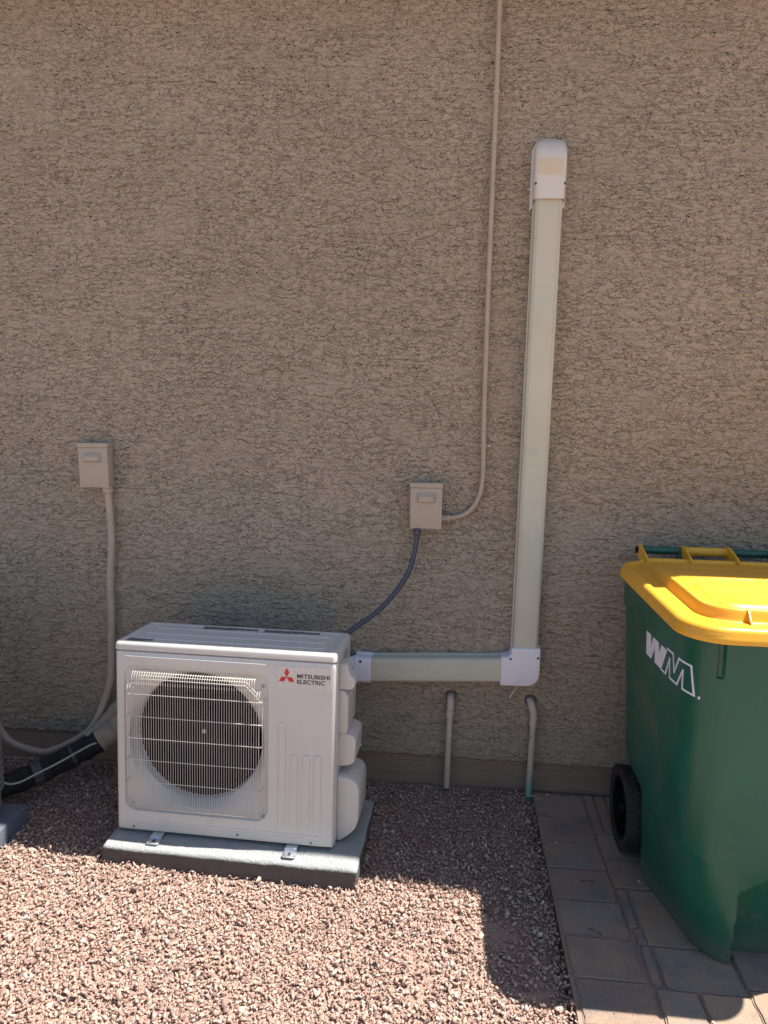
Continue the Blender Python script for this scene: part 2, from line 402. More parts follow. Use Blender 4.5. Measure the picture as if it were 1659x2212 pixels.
def scatter(x0, x1, y0, y1, sp, s0, s1, dz, keep=1.0, tilt=0.5):
    xs = np.arange(x0, x1, sp); ys = np.arange(y0, y1, sp)
    XX, YY = np.meshgrid(xs, ys); p = np.stack([XX.ravel(), YY.ravel()], 1)
    p += RNG.uniform(-0.55, 0.55, p.shape) * sp
    p = p[RNG.random(len(p)) < keep]
    # thin patches where soil shows
    bare = np.exp(-(((p[:, 0] - 0.20) / 0.07) ** 2 + ((p[:, 1] + 0.86) / 0.10) ** 2)) + 0.8 * np.exp(-(((p[:, 0] - 0.30) / 0.08) ** 2 + ((p[:, 1] + 1.07) / 0.05) ** 2)) + 0.7 * np.exp(-(((p[:, 0] + 0.05) / 0.06) ** 2 + ((p[:, 1] + 1.02) / 0.12) ** 2))
    p = p[RNG.random(len(p)) > bare * 0.80]
    k = ~((p[:, 0] > -1.175) & (p[:, 0] < -0.27) & (p[:, 1] > -0.68) & (p[:, 1] < -0.25))
    k &= ~((p[:, 0] < -1.595) & (p[:, 0] > -2.62) & (p[:, 1] < -0.475) & (p[:, 1] > -1.35))
    k &= (p[:, 0] < 0.389) & (p[:, 1] < -0.004)
    p = p[k]; n = len(p)
    s = RNG.uniform(s0, s1, n) * RNG.choice([1.0, 0.9, 0.7, 1.3, 1.6], n, p=[.34, .25, .2, .15, .06])
    z = ground_h(p[:, 0], p[:, 1]) + dz + RNG.normal(0, 0.002, n)
    return p, z, s, RNG.normal(0, tilt, n), RNG.normal(0, tilt, n), RNG.uniform(0, 2 * pi, n)
V_all, F_all, off = [], [], 0
for args in ((-2.9, 0.40, -2.5, 0.0, 0.0112, 0.0056, 0.0096, 0.001, 1.0, 0.35), (-2.9, 0.40, -2.5, 0.0, 0.0128, 0.0062, 0.0110, 0.007, 0.92, 0.6),
             (-2.9, 0.40, -1.5, 0.0, 0.034, 0.008, 0.0125, 0.014, 0.6, 0.5), (-2.9, 0.40, -1.5, 0.0, 0.007, 0.0018, 0.0035, 0.003, 0.5, 0.8)):
    p, z, s, a, b, c = scatter(*args); R = euler_m(a, b, c); ti = RNG.integers(0, len(TPL), len(p))
    for t, (tv, tf) in enumerate(TPL):
        q = np.where(ti == t)[0]
        if not len(q): continue
        vv = np.einsum('nij,vj->nvi', R[q], tv) * s[q][:, None, None]
        vv += np.stack([p[q, 0], p[q, 1], z[q]], 1)[:, None, :]
        ff = tf[None] + (np.arange(len(q)) * len(tv))[:, None, None] + off
        V_all.append(vv.reshape(-1, 3)); F_all.append(ff.reshape(-1, 3)); off += len(q) * len(tv)
pg = np.concatenate([np.stack([RNG.uniform(0.395, 0.62, 60) ** 1.0, RNG.uniform(-1.6, -0.02, 60)], 1), np.stack([0.604 + RNG.normal(0, 0.004, 70), RNG.uniform(-1.5, -0.01, 70)], 1),
                     np.stack([RNG.uniform(0.395, 0.60, 90), RNG.choice([-0.018, -0.18, -0.344, -0.507, -0.672, -0.838, -1.003, -1.168], 90) + RNG.normal(0, 0.002, 90)], 1), np.stack([0.398 + np.abs(RNG.normal(0, 0.012, 60)), RNG.uniform(-1.5, -0.01, 60)], 1)])
n_ = len(pg); R = euler_m(RNG.normal(0, .4, n_), RNG.normal(0, .4, n_), RNG.uniform(0, 6.28, n_)); sg = RNG.uniform(0.0010, 0.0026, n_) * RNG.choice([1, 1, 1, 1.8], n_)
for i in range(n_):
    tv, tf = TPL[i % len(TPL)]; V_all.append((R[i] @ tv.T).T * sg[i] + np.array([pg[i, 0], pg[i, 1], 0.001])); F_all.append(tf + off); off += len(tv)
VV = np.concatenate(V_all).astype(np.float32); FF = np.concatenate(F_all).astype(np.int32)
me = bpy.data.meshes.new('gravel'); me.vertices.add(len(VV)); me.vertices.foreach_set('co', VV.ravel())
me.loops.add(FF.size); me.loops.foreach_set('vertex_index', FF.ravel())
me.polygons.add(len(FF)); me.polygons.foreach_set('loop_start', np.arange(0, FF.size, 3, dtype=np.int32))
me.update(calc_edges=True)
g = link('gravel', me, 'stone', smooth=False)
tag(g, 'crushed reddish tan gravel covering the ground between wall and camera', 'gravel', kind='stuff')

# pavement of tumbled pavers (one structure)
b = B()
def paver(x0, x1, y0, y1, dz=0.0):
    g = 0.0022
    rs = random
    x0 += g; x1 -= g; y0 += g; y1 -= g
    bm = bmesh.new(); bmesh.ops.create_cube(bm, size=1.0)
    top = -0.001 + rs.uniform(-0.0012, 0.0012) + dz
    for v in bm.verts:
        v.co = Vector(((x0 + x1) / 2 + v.co.x * (x1 - x0), (y0 + y1) / 2 + v.co.y * (y1 - y0), top if v.co.z > 0 else -0.06))
    tx, ty = rs.uniform(-0.006, 0.006), rs.uniform(-0.006, 0.006)
    for v in bm.verts: v.co.z += tx * (v.co.x - (x0 + x1) / 2) + ty * (v.co.y - (y0 + y1) / 2)
    bmesh.ops.bevel(bm, geom=bm.edges[:], offset=0.0045, segments=3, affect='EDGES')
    long = [e for e in bm.edges if e.calc_length() > 0.03]
    bmesh.ops.subdivide_edges(bm, edges=long, cuts=7, use_grid_fill=True)
    for v in bm.verts:
        if v.co.z < -0.03: continue
        j = 0.0012 * (sin(v.co.x * 160 + v.co.y * 90) + sin(v.co.y * 210 - v.co.x * 130))
        ex = min(abs(v.co.x - x0), abs(v.co.x - x1)); ey = min(abs(v.co.y - y0), abs(v.co.y - y1))
        if ex < 0.006: v.co.x += j
        if ey < 0.006: v.co.y += j
    b.bm(bm)
edges = [-0.004, -0.018, -0.180, -0.344, -0.507, -0.672, -0.838, -1.003, -1.168, -1.333, -1.5, -1.665, -1.83, -1.995, -2.16, -2.325, -2.49, -2.655, -2.82, -2.985]
for a_, b_ in zip(edges[:-1], edges[1:]):
    sk = 0.012 * (-(a_ + b_) / 2) ** 1.5
    paver(0.391 + sk, 0.603 + sk, b_, a_)
for x0, x1, y1, y0 in ((0.605, 0.645, -0.004, -0.277), (0.647, 0.69, -0.004, -0.277), (0.692, 0.86, -0.004, -0.277), (0.606, 0.865, -0.28, -0.432), (0.606, 0.865, -0.433, -0.593), (0.612, 0.646, -0.596, -0.78), (0.648, 0.885, -0.596, -0.853),
                       (0.622, 0.658, -0.783, -0.853), (0.622, 0.658, -0.855, -1.018), (0.660, 0.888, -0.855, -1.018), (0.626, 0.745, -1.021, -1.19), (0.747, 0.890, -1.021, -1.19), (0.63, 0.89, -1.192, -1.4)):
    paver(x0, x1, y0, y1)
y = -0.004; row = 0
while y > -3.1:
    x = 0.868 + (0.0 if y > -0.55 else 0.022) + (0.0 if row % 2 == 0 else 0.0)
    k = 0
    while x < 3.2:
        wd = (0.2 if (row + k) % 3 else 0.28)
        paver(x, x + wd, y - 0.165, y); x += wd; k += 1
    y -= 0.165; row += 1
y = -1.405
while y > -3.0:
    x0 = 0.622 + 0.012 * (-y) ** 1.5
    paver(x0, 0.745, y - 0.2, y); paver(0.747, 0.89, y - 0.2, y); y -= 0.2
pv = b.build('pavement', 'paver', ang=40, fix=False); tag(pv, kind='structure')
bj = B().box(0.394, 3.3, -3.1, -0.002, -0.07, -0.0090); o = bj.build('pavement_bedding', 'dirt', smooth=False); tag(o, kind='structure')

# ------------------------------------------------------------------ house wall
house = empty('house', 'house with tan stucco wall behind the white outdoor unit', 'house', (0, 0, 0))
wx = np.concatenate([np.linspace(-6, -2.35, 40)[:-1], np.arange(-2.35, 1.75, 0.0030), np.linspace(1.75, 5, 40)[1:]])
wz = np.concatenate([np.arange(0.13, 3.22, 0.0030), [3.3]])
X, Z = np.meshgrid(wx, wz); n1, n2 = X.shape
VV = np.stack([X, np.zeros_like(X), Z], -1).reshape(-1, 3)
lip = np.stack([wx, np.full(n2, 0.03), np.full(n2, 0.128)], -1)
VV = np.concatenate([VV, lip]).astype(np.float32)
idx = np.arange(n1 * n2).reshape(n1, n2); li = np.arange(n2) + n1 * n2
F1 = np.stack([idx[:-1, :-1], idx[:-1, 1:], idx[1:, 1:], idx[1:, :-1]], -1).reshape(-1, 4)
F2 = np.stack([li[:-1], li[1:], idx[0, 1:], idx[0, :-1]], -1)
FF = np.concatenate([F1, F2]).astype(np.int32)
me = bpy.data.meshes.new('stucco_wall'); me.vertices.add(len(VV)); me.vertices.foreach_set('co', VV.ravel())
me.loops.add(FF.size); me.loops.foreach_set('vertex_index', FF.ravel())
me.polygons.add(len(FF)); me.polygons.foreach_set('loop_start', np.arange(0, FF.size, 4, dtype=np.int32))
me.update(calc_edges=True)
link('stucco_wall', me, 'stucco', house, ang=None)
B().box(-6, 5, 0.031, 0.2, 0.0, 3.3).build('wall_core', 'eave', house, smooth=False)
bb = B(); xs = [-6, -3.1, 1.05, 5]
for a_, b_ in zip(xs[:-1], xs[1:]): bb.box(a_ + 0.001, b_ - 0.001, 0.012, 0.030, -0.07, 0.126, 0.002, 2)
bb.build('base_board', 'board', house)
ev = Matrix.Rotation(-0.020, 4, 'Z')
B().box(-6, 5, -0.288, 0.16, 3.3015, 3.315, mtx=ev).build('soffit', 'eave', house, smooth=False)
B().box(-6, 5, -0.308, -0.289, 3.27, 3.40, 0.002, 2, mtx=ev).build('fascia', 'eave', house)
B().prism([(-0.310, 3.405), (0.9, 3.80), (0.9, 3.84), (-0.310, 3.44)], 0, -6, 5, mtx=ev).build('roof', 'rooftile', house, smooth=False)

# ------------------------------------------------------------------ AC outdoor unit
W_, D_, H_ = 0.800, 0.285, 0.700
AC = bpy.data.objects.new('outdoor_unit', None); COL.objects.link(AC)
mm = Matrix(((0.99953, 0.03053, -0.00213, -1.1668), (-0.03038, 0.99828, 0.05007, -0.5920), (0.00366, -0.04998, 0.99874, 0.0711), (0, 0, 0, 1)))
AC.rotation_euler = mm.to_3x3().normalized().to_euler(); AC.location = mm.translation
tag(AC, 'white outdoor air conditioning unit with round fan behind wire grille on grey pad', 'air conditioner')

# casing with recessed grille field and fan opening
FX, FZ, FR = 0.291, 0.349, 0.239
HB = 0.668
def raysq(t, x0, x1, z0, z1, r):
    """distance from fan centre to a rounded rectangle along angle t"""
    dx, dz = cos(t), sin(t); lo, hi = 0.0, 2.0
    cx_, cz_, hx, hz = (x0 + x1) / 2, (z0 + z1) / 2, (x1 - x0) / 2, (z1 - z0) / 2
    for _ in range(40):
        m_ = (lo + hi) / 2; qx, qz = abs(FX + dx * m_ - cx_) - hx + r, abs(FZ + dz * m_ - cz_) - hz + r
        sdf = hypot(max(qx, 0), max(qz, 0)) + min(max(qx, qz), 0) - r
        if sdf < 0: lo = m_
        else: hi = m_
    return lo
angs = sorted(set([2 * pi * k / 200 for k in range(200)] + [math.atan2(z - FZ, x - FX) % (2 * pi) for x in (0, W_) for z in (0, HB)]))
def ringsq(x0, x1, z0, z1, r, y):
    return [(FX + cos(t) * d, y, FZ + sin(t) * d) for t in angs for d in [raysq(t, x0, x1, z0, z1, r)]]
def ringc(r, y): return [(FX + cos(t) * r, y, FZ + sin(t) * r) for t in angs]
rings = [ringsq(0, W_, 0, HB, 0.006, 0.06)]
RI = 0.016
for k in range(0, 6):
    a = radians(90 * k / 5); ins = 0.013 * (1 - cos(a)); yy = 0.013 * (1 - sin(a))
    rings.append(ringsq(ins, W_ - ins, ins * 0.5, HB - ins * 0.3, 0.006, yy))
rings += [ringsq(0.030, 0.565, 0.074, 0.622, 0.045, 0.0), ringsq(0.0325, 0.5625, 0.0765, 0.6195, 0.043, 0.0015), ringsq(0.036, 0.559, 0.080, 0.616, 0.04, 0.009), ringsq(0.045, 0.550, 0.089, 0.607, 0.04, 0.012)]
# blend the square field into the bell mouth
sq = ringsq(0.045, 0.550, 0.089, 0.607, 0.04, 0.012)
for f in (0.25, 0.5, 0.75, 0.92):
    ring = []
    for (px, py, pz), t in zip(sq, angs):
        cx_, cz_ = FX + cos(t) * (FR + 0.004), FZ + sin(t) * (FR + 0.004)
        ring.append((px + (cx_ - px) * f, 0.012 + 0.030 * f ** 2.0, pz + (cz_ - pz) * f))
    rings.append(ring)
rings += [ringc(FR, 0.046), ringc(FR - 0.003, 0.056), ringc(FR - 0.003, 0.085)]
b = B(); b.loft(rings, True, False, False)
# raised styling panels pressed into the steel
for (x0, x1, z0, z1, r, h) in ((0.602, 0.627, 0.066, 0.447, 0.006, 0.0032), (0.645, 0.670, 0.064, 0.333, 0.006, 0.0032), (0.688, 0.713, 0.064, 0.334, 0.006, 0.0032), (0.729, 0.754, 0.063, 0.336, 0.006, 0.0032),
                               (0.035, 0.555, 0.634, 0.653, 0.006, 0.0035)):
    o1 = rrect(x0, x1, z0, z1, r, 4); o2 = rrect(x0 + h * .6, x1 - h * .6, z0 + h * .6, z1 - h * .6, max(0.001, r - h * .6), 4)
    b.loft([[(p[0], 0.0005, p[1]) for p in o1], [(p[0], -h * 0.75, p[1]) for p in rrect(x0 + h * .15, x1 - h * .15, z0 + h * .15, z1 - h * .15, r - h * .15, 4)], [(p[0], -h, p[1]) for p in o2]], True, False, True)
b.tube([(0.16, 0.0, 0.040), (0.70, 0.0, 0.040), (0.752, 0.0, 0.040), (0.756, 0.0, 0.036), (0.756, 0.0, 0.028)], 0.0016, 6)
b.tube([(0.06, 0.0, 0.030), (0.70, 0.0, 0.030), (0.712, 0, 0.022), (0.752, 0.0, 0.022)], 0.0013, 6)
fp = b.build('front_panel', 'ivory', AC, ang=28)
# body sides / back / bottom
b = B()
b.box(0.0, 0.004, 0.061, D_, 0.0, HB); b.box(W_ - 0.004, W_, 0.061, D_, 0.0, HB)
b.box(0.004, W_ - 0.004, D_ - 0.004, D_, 0.0, HB); b.box(0.004, W_ - 0.004, 0.020, D_ - 0.004, 0.0, 0.004)
b.box(W_ + 0.0003, W_ + 0.003, 0.020, 0.026, 0.004, HB - 0.003, 0.001, 2); b.box(W_ + 0.0003, W_ + 0.002, 0.036, 0.039, 0.004, HB - 0.003)
b.build('casing', 'ivory', AC)
# lid with rounded rim and pressed ribs
b = B(); lid_pts = []
LX0, LX1, LY0, LY1 = -0.003, W_ + 0.003, -0.0008, D_ + 0.002
def lidring(ins, z, r=0.016): return [(p[0], p[1], z) for p in rrect(LX0 + ins, LX1 - ins, LY0 + ins, LY1 - ins, max(r - ins, 0.002), 6)]
rs = [lidring(0.003, HB + 0.0025), lidring(0.0, HB + 0.004), lidring(0.0, 0.688)]
for k in range(1, 7):
    a = radians(15 * k); rs.append(lidring(0.012 * (1 - cos(a)), 0.688 + 0.012 * sin(a), 0.018))
rs.append(lidring(0.022, 0.700, 0.024)); rs.append(lidring(0.024, 0.6985, 0.026)); rs.append(lidring(0.05, 0.6988, 0.05))
b.loft(rs, True, True, True)
for yy, x0, x1 in ((0.062, 0.06, 0.745), (0.131, 0.055, 0.735), (0.205, 0.06, 0.74)):
    bm_ = rrect(x0, x1, yy - 0.005, yy + 0.005, 0.0045, 4); tp = rrect(x0 + 0.003, x1 - 0.003, yy - 0.002, yy + 0.002, 0.0018, 4)
    b.loft([[(p[0], p[1], 0.698) for p in bm_], [(p[0], p[1], 0.7016) for p in tp]], True, False, True)
lid = b.build('top_panel', 'ivory', AC, ang=50)
# labels on the lid
b = B(); b.box(0.030, 0.122, 0.018, 0.052, 0.6992, 0.6998); lb = b.build('name_label', 'greylabel', AC, smooth=False)
b = B()
for x0, x1, y0, y1 in ((0.030, 0.122, 0.018, 0.0192), (0.030, 0.122, 0.0508, 0.052), (0.030, 0.0312, 0.0192, 0.0508), (0.1208, 0.122, 0.0192, 0.0508)): b.box(x0, x1, y0, y1, 0.6999, 0.7002)
rs_ = random.Random(4)
for k in range(4):
    x = 0.035
    while x < (0.116 if k != 1 else 0.09):
        l = rs_.uniform(0.004, 0.009); b.box(x, min(x + l, 0.117), 0.025 + k * 0.0062, 0.0282 + k * 0.0062, 0.6999, 0.7002); x += l + 0.0018
b.build('label_print', 'ink', lb, smooth=False)
for x0, head in ((0.235, 'WARNING'), (0.475, 'WARNING')):
    b = B(); P, Fq = text_mesh(head, x0 + 0.018, x0 + 0.072, 0.262, 0.2675, 0.6990, 0.0005, 0.02, 'top'); b.add(P, Fq)
    b.prism([(x0, 0.2615), (x0 + 0.013, 0.2615), (x0 + 0.0065, 0.269)], 2, 0.6992, 0.6996)
    for k in range(5):
        x = x0; e = x0 + (0.215 if k != 4 else 0.13)
        while x < e:
            l = rs_.uniform(0.003, 0.011); b.box(x, min(x + l, e), 0.2540 - k * 0.0065, 0.2572 - k * 0.0065, 0.6991, 0.6996); x += l + 0.002
    x = x0 + 0.088
    while x < x0 + 0.15:
        l = rs_.uniform(0.004, 0.009); b.box(x, x + l, 0.2625, 0.266, 0.6991, 0.6996); x += l + 0.002
    b.build('warning_label', 'ink', AC, smooth=False)

# fan shroud interior and fan
b = B(); b.lathe([(0.2362, 0.080), (0.2362, 0.20), (0.0, 0.2005)], 1, (FX, 0, FZ), 64)
b.v = b.v; b.f = [f for f in b.f if len(f) == 4]
b.build('fan_shroud', 'black', AC, fix=False)
b = B(); b.box(0.006, W_ - 0.24, 0.22, 0.225, 0.01, HB - 0.02)
b.build('coil', 'black', AC, smooth=False)
fan = B().lathe([(0.0, 0.105), (0.03, 0.106), (0.045, 0.112), (0.05, 0.13), (0.05, 0.18), (0.0, 0.18)], 1, (FX, 0, FZ), 40).build('fan', 'fan', AC)
for k in range(3):
    vs = []
    nr, na = 8, 12; t0 = 2 * pi * k / 3 + 0.6
    for side in (0, 1):
        for i in range(nr):
            r = 0.045 + (0.228 - 0.045) * i / (nr - 1)
            for j in range(na):
                t = t0 + (j / (na - 1) - 0.5) * (1.15 + 0.35 * (i / nr)) + 0.35 * (i / nr)
                y_ = 0.125 + 0.055 * (j / (na - 1)) + side * 0.003
                vs.append((FX + cos(t) * r, y_, FZ + sin(t) * r))
    fs = []; q = nr * na
    for i in range(nr - 1):
        for j in range(na - 1):
            a_, b_, c_, d_ = i * na + j, i * na + j + 1, (i + 1) * na + j + 1, (i + 1) * na + j
            fs.append((a_, b_, c_, d_)); fs.append((d_ + q, c_ + q, b_ + q, a_ + q))
    for i in range(nr - 1):
        for j in (0, na - 1): a_, b_ = i * na + j, (i + 1) * na + j; fs.append((a_, b_, b_ + q, a_ + q))
    for j in range(na - 1):
        for i in (0, nr - 1): a_, b_ = i * na + j, i * na + j + 1; fs.append((a_, b_, b_ + q, a_ + q))
    B().add(vs, fs).build('fan_blade', 'fan', fan)
B().lathe([(0.0, 0.097), (0.008, 0.098), (0.010, 0.102), (0.010, 0.1055)], 1, (FX, 0, FZ), 16).build('fan_nut', 'screw', fan)

# wire grille
b = B(); GX0, GX1, GZ0, GZ1 = 0.044, 0.546, 0.088, 0.602
yo = -0.020
nv = 55; ws = 6; ch = 0.052      # chamfered upper corners
def topz(x):
    return GZ1 - 0.044 if min(x - GX0, GX1 - x) < 0.024 else GZ1
for i in range(nv):
    x = GX0 + 0.010 + (GX1 - GX0 - 0.020) * i / (nv - 1)
    zt = topz(x); zb = GZ0
    b.tube(spline([(x, 0.010, zt), (x, -0.008, zt - 0.004), (x, yo, zt - 0.018), (x, yo, zt - 0.034), (x, yo, zt - 0.05), (x, yo, (zt + zb) / 2), (x, yo, zb + 0.05), (x, yo, zb + 0.034), (x, yo, zb + 0.018), (x, -0.008, zb + 0.004), (x, 0.010, zb)], 4), 0.0009, ws)
for z in (0.518, 0.437, 0.357, 0.277, 0.196, 0.115):
    b.tube(spline([(GX0 + 0.002, 0.010, z), (GX0 + 0.003, -0.006, z), (GX0 + 0.012, yo + 0.0022, z), (GX0 + 0.022, yo + 0.0022, z), (GX0 + 0.032, yo + 0.0022, z), (GX1 - 0.032, yo + 0.0022, z), (GX1 - 0.022, yo + 0.0022, z), (GX1 - 0.012, yo + 0.0022, z), (GX1 - 0.002, -0.006, z), (GX1 + 0.002, 0.010, z)], 4), 0.0015, ws)
b.tube([(GX0 + 0.026, -0.009, GZ1 - 0.006), (GX1 - 0.026, -0.009, GZ1 - 0.006)], 0.0014, ws)
for dz_, y_ in ((0.016, -0.012), (0.027, yo + 0.003)):
    z = GZ1 - dz_; c2 = 0.058
    b.tube([(GX0 + 0.004, y_ + 0.004, z - c2), (GX0 + c2, y_, z), (GX1 - c2, y_, z), (GX1 - 0.004, y_ + 0.004, z - c2)], 0.0014, ws)
for x in (GX0 + 0.001, GX1 - 0.001):
    b.tube([(x, -0.006, GZ1 - 0.07), (x, -0.006, GZ0 + 0.012)], 0.0015, ws)
b.tube([(GX0 + 0.006, -0.007, GZ0 + 0.004), (GX1 - 0.006, -0.007, GZ0 + 0.004)], 0.0016, ws)
b.build('fan_grille', 'wire', AC, ang=None)

# logo plate
b = B(); b.prism(rrect(0.596, 0.786, 0.573, 0.650, 0.002, 3), 1, -0.0016, 0.0006)
lp = b.build('logo_plate', 'plate', AC, smooth=False)
b = B(); ex, ez, L = 0.6285, 0.6110, 0.0185
for a in (90, 210, 330):
    t = radians(a); d = Vector((cos(t), sin(t))); n = Vector((-sin(t), cos(t)))
    q = [Vector((ex, ez)), Vector((ex, ez)) + d * L * 0.865 + n * L * 0.5, Vector((ex, ez)) + d * L * 1.73, Vector((ex, ez)) + d * L * 0.865 - n * L * 0.5]
    b.prism([(p.x, p.y) for p in q], 1, -0.0024, -0.0014)
b.build('three_diamond_emblem', 'red', lp, smooth=False)
b = B()
for txt, x0, x1, z0, z1 in (('MITSUBISHI', 0.6655, 0.780, 0.6095, 0.6245), ('ELECTRIC', 0.6655, 0.764, 0.5895, 0.6045)):
    P, Fq = text_mesh(txt, x0, x1, z0, z1, -0.0014, 0.0008, 0.022); b.add(P, Fq)
b.build('lettering', 'ink', lp, smooth=False)

# screws
for x, z in ((0.064, 0.016), (0.454, 0.019), (0.722, 0.014), (0.541, 0.568), (0.058, 0.100), (0.544, 0.094)):
    inn = z > 0.05
    y0 = 0.008 if inn else 0.0
    b = B(); b.lathe([(0.0, y0 - 0.003), (0.003, y0 - 0.003), (0.0048, y0 - 0.0015), (0.0048, y0 + 0.002), (0, y0 + 0.002)], 1, (x, 0, z), 16)
    sc_ = b.build('screw', 'screw', AC)
    B().box(x - 0.0028, x + 0.0028, y0 - 0.0035, y0 - 0.0029, z - 0.0006, z + 0.0006).box(x - 0.0006, x + 0.0006, y0 - 0.0037, y0 - 0.0028, z - 0.0028, z + 0.0028).build('slot', 'ink', sc_, smooth=False)

# right-hand side covers
def smooth_outline(P, n=4): return [tuple(q[:2]) for q in spline([(*p, 0) for p in P], n)]
b = B(); b.prism([(0.7985, -0.004), (0.812, -0.006), (0.845, 0.018), (0.868, 0.042), (0.879, 0.074), (0.881, 0.180), (0.876, 0.206), (0.862, 0.222), (0.838, 0.232), (0.7985, 0.236)], 1, 0.062, 0.245, 0.009, 3)
b.build('valve_cover', 'ivory_plastic', AC, ang=50)
b = B(); b.prism([(0.7985, 0.262), (0.838, 0.268), (0.858, 0.282), (0.862, 0.362), (0.854, 0.376), (0.838, 0.383), (0.7985, 0.390)], 1, 0.085, 0.235, 0.0055, 3)
tcv = b.build('terminal_cover', 'ivory_plastic', AC, ang=50)
B().lathe([(0.0, 0.8655), (0.004, 0.865), (0.005, 0.860), (0, 0.860)], 0, (0, 0.20, 0.30), 12).build('screw', 'screw', tcv)
b = B(); b.prism([(0.7985, 0.392), (0.826, 0.388), (0.832, 0.400), (0.832, 0.530), (0.822, 0.536), (0.822, 0.545), (0.7985, 0.549)], 1, 0.075, 0.245, 0.005, 3)
b.prism([(0.7985, 0.550), (0.842, 0.552), (0.855, 0.562), (0.857, 0.588), (0.846, 0.596), (0.836, 0.612), (0.828, 0.640), (0.818, 0.645), (0.7985, 0.645)], 1, 0.075, 0.150, 0.006, 3)
b.build('carry_handle', 'ivory_plastic', AC, ang=50)
b = B(); b.box(0.8005, 0.8012, 0.15, 0.25, 0.60, 0.66); b.build('rating_label', 'greylabel', AC, smooth=False)

# mounting feet
for x in (0.160, 0.655):
    b = B(); b.box(x - 0.021, x + 0.021, -0.022, 0.26, -0.0035, 0.0, 0.0008, 2)
    o1 = [(x - 0.021, -0.022), (x - 0.024, -0.028), (x - 0.024, -0.056), (x - 0.018, -0.064), (x + 0.018, -0.064), (x + 0.024, -0.056), (x + 0.024, -0.028), (x + 0.021, -0.022)]
    b.prism([(p[0], p[1]) for p in o1], 2, -0.0105, -0.0070, 0.0008, 2)
    b.prism([(-0.0215, -0.0005), (-0.030, -0.0105), (-0.034, -0.0100), (-0.024, 0.0008)], 0, x - 0.021, x + 0.021)
    ft = b.build('mounting_foot', 'galv', AC, ang=30)
    B().box(x - 0.005, x + 0.005, -0.054, -0.034, -0.0078, -0.0066, 0.0).build('bolt_slot', 'ink', ft, smooth=False)

# ------------------------------------------------------------------ concrete pads
pe = B().box(-0.4575, 0.4575, -0.222, 0.222, -0.03, 0.060, 0.011, 4)
bm = bmesh.new(); me = bpy.data.meshes.new('x'); me.from_pydata(pe.v, [], pe.f); bm.from_mesh(me)
bmesh.ops.subdivide_edges(bm, edges=[e for e in bm.edges if e.calc_length() > 0.05], cuts=40, use_grid_fill=True)
rs_ = random.Random(5)
for v in bm.verts:
    v.co += Vector((sin(v.co.y * 37 + v.co.z * 60), sin(v.co.x * 31 + v.co.z * 50), sin(v.co.x * 23) * sin(v.co.y * 29))) * 0.0012
    v.co += Vector((rs_.uniform(-1, 1), rs_.uniform(-1, 1), rs_.uniform(-1, 1))) * 0.0006
bm.to_mesh(me); bm.free()
pad = link('concrete_pad', me, 'pad', None, ang=60)
pad.location = (-0.7215, -0.470, 0.0); pad.rotation_euler = (0, 0, -0.026)
tag(pad, 'thick grey concrete pad with speckled top under the white outdoor unit', 'pad')

pad2 = B().box(-0.5, 0.5, -0.45, 0.45, -0.03, 0.060, 0.006, 3).build('equipment_pad', 'bluegrey')
pad2.location = (-2.087, -0.918, 0); tag(pad2, 'smooth blue grey pad corner at the left edge of the gravel', 'pad')

# neighbouring condenser (only a sliver of it reaches into the picture)
ce = empty('condenser', 'dark taupe condenser cabinet cut off by the left photo edge', 'condenser', (-2.03, -0.885, 0.062))
b = B(); b.prism(rrect(-0.385, 0.385, -0.385, 0.385, 0.06, 6), 2, 0.03, 0.78, 0.0)
b.build('cabinet', 'darkmetal', ce)
b = B()
for k in range(26):
    z = 0.09 + k * 0.025
    b.loft([[(p[0], p[1], z) for p in rrect(-0.387, 0.387, -0.387, 0.387, 0.06, 6)], [(p[0], p[1], z + 0.016) for p in rrect(-0.395, 0.395, -0.395, 0.395, 0.062, 6)], [(p[0], p[1], z + 0.018) for p in rrect(-0.386, 0.386, -0.386, 0.386, 0.06, 6)]], True, False, False)
b.build('louvre_panel', 'darkmetal', ce)
b = B().prism(rrect(-0.396, 0.396, -0.396, 0.396, 0.065, 6), 2, 0.781, 0.81, 0.004, 2); b.build('top_rim', 'darkmetal', ce)
b = B()
for k in range(12): r = 0.05 + 0.025 * k; b.tube([(r * cos(t), r * sin(t), 0.825) for t in [2 * pi * j / 40 for j in range(41)]], 0.002, 5)
b.build('fan_guard', 'black', ce)
for x, y in ((-0.3, -0.3), (0.3, -0.3), (-0.3, 0.3), (0.3, 0.3)): B().lathe([(0.03, 0.0), (0.03, 0.029)], 2, (x, y, 0), 16).build('foot', 'black', ce)

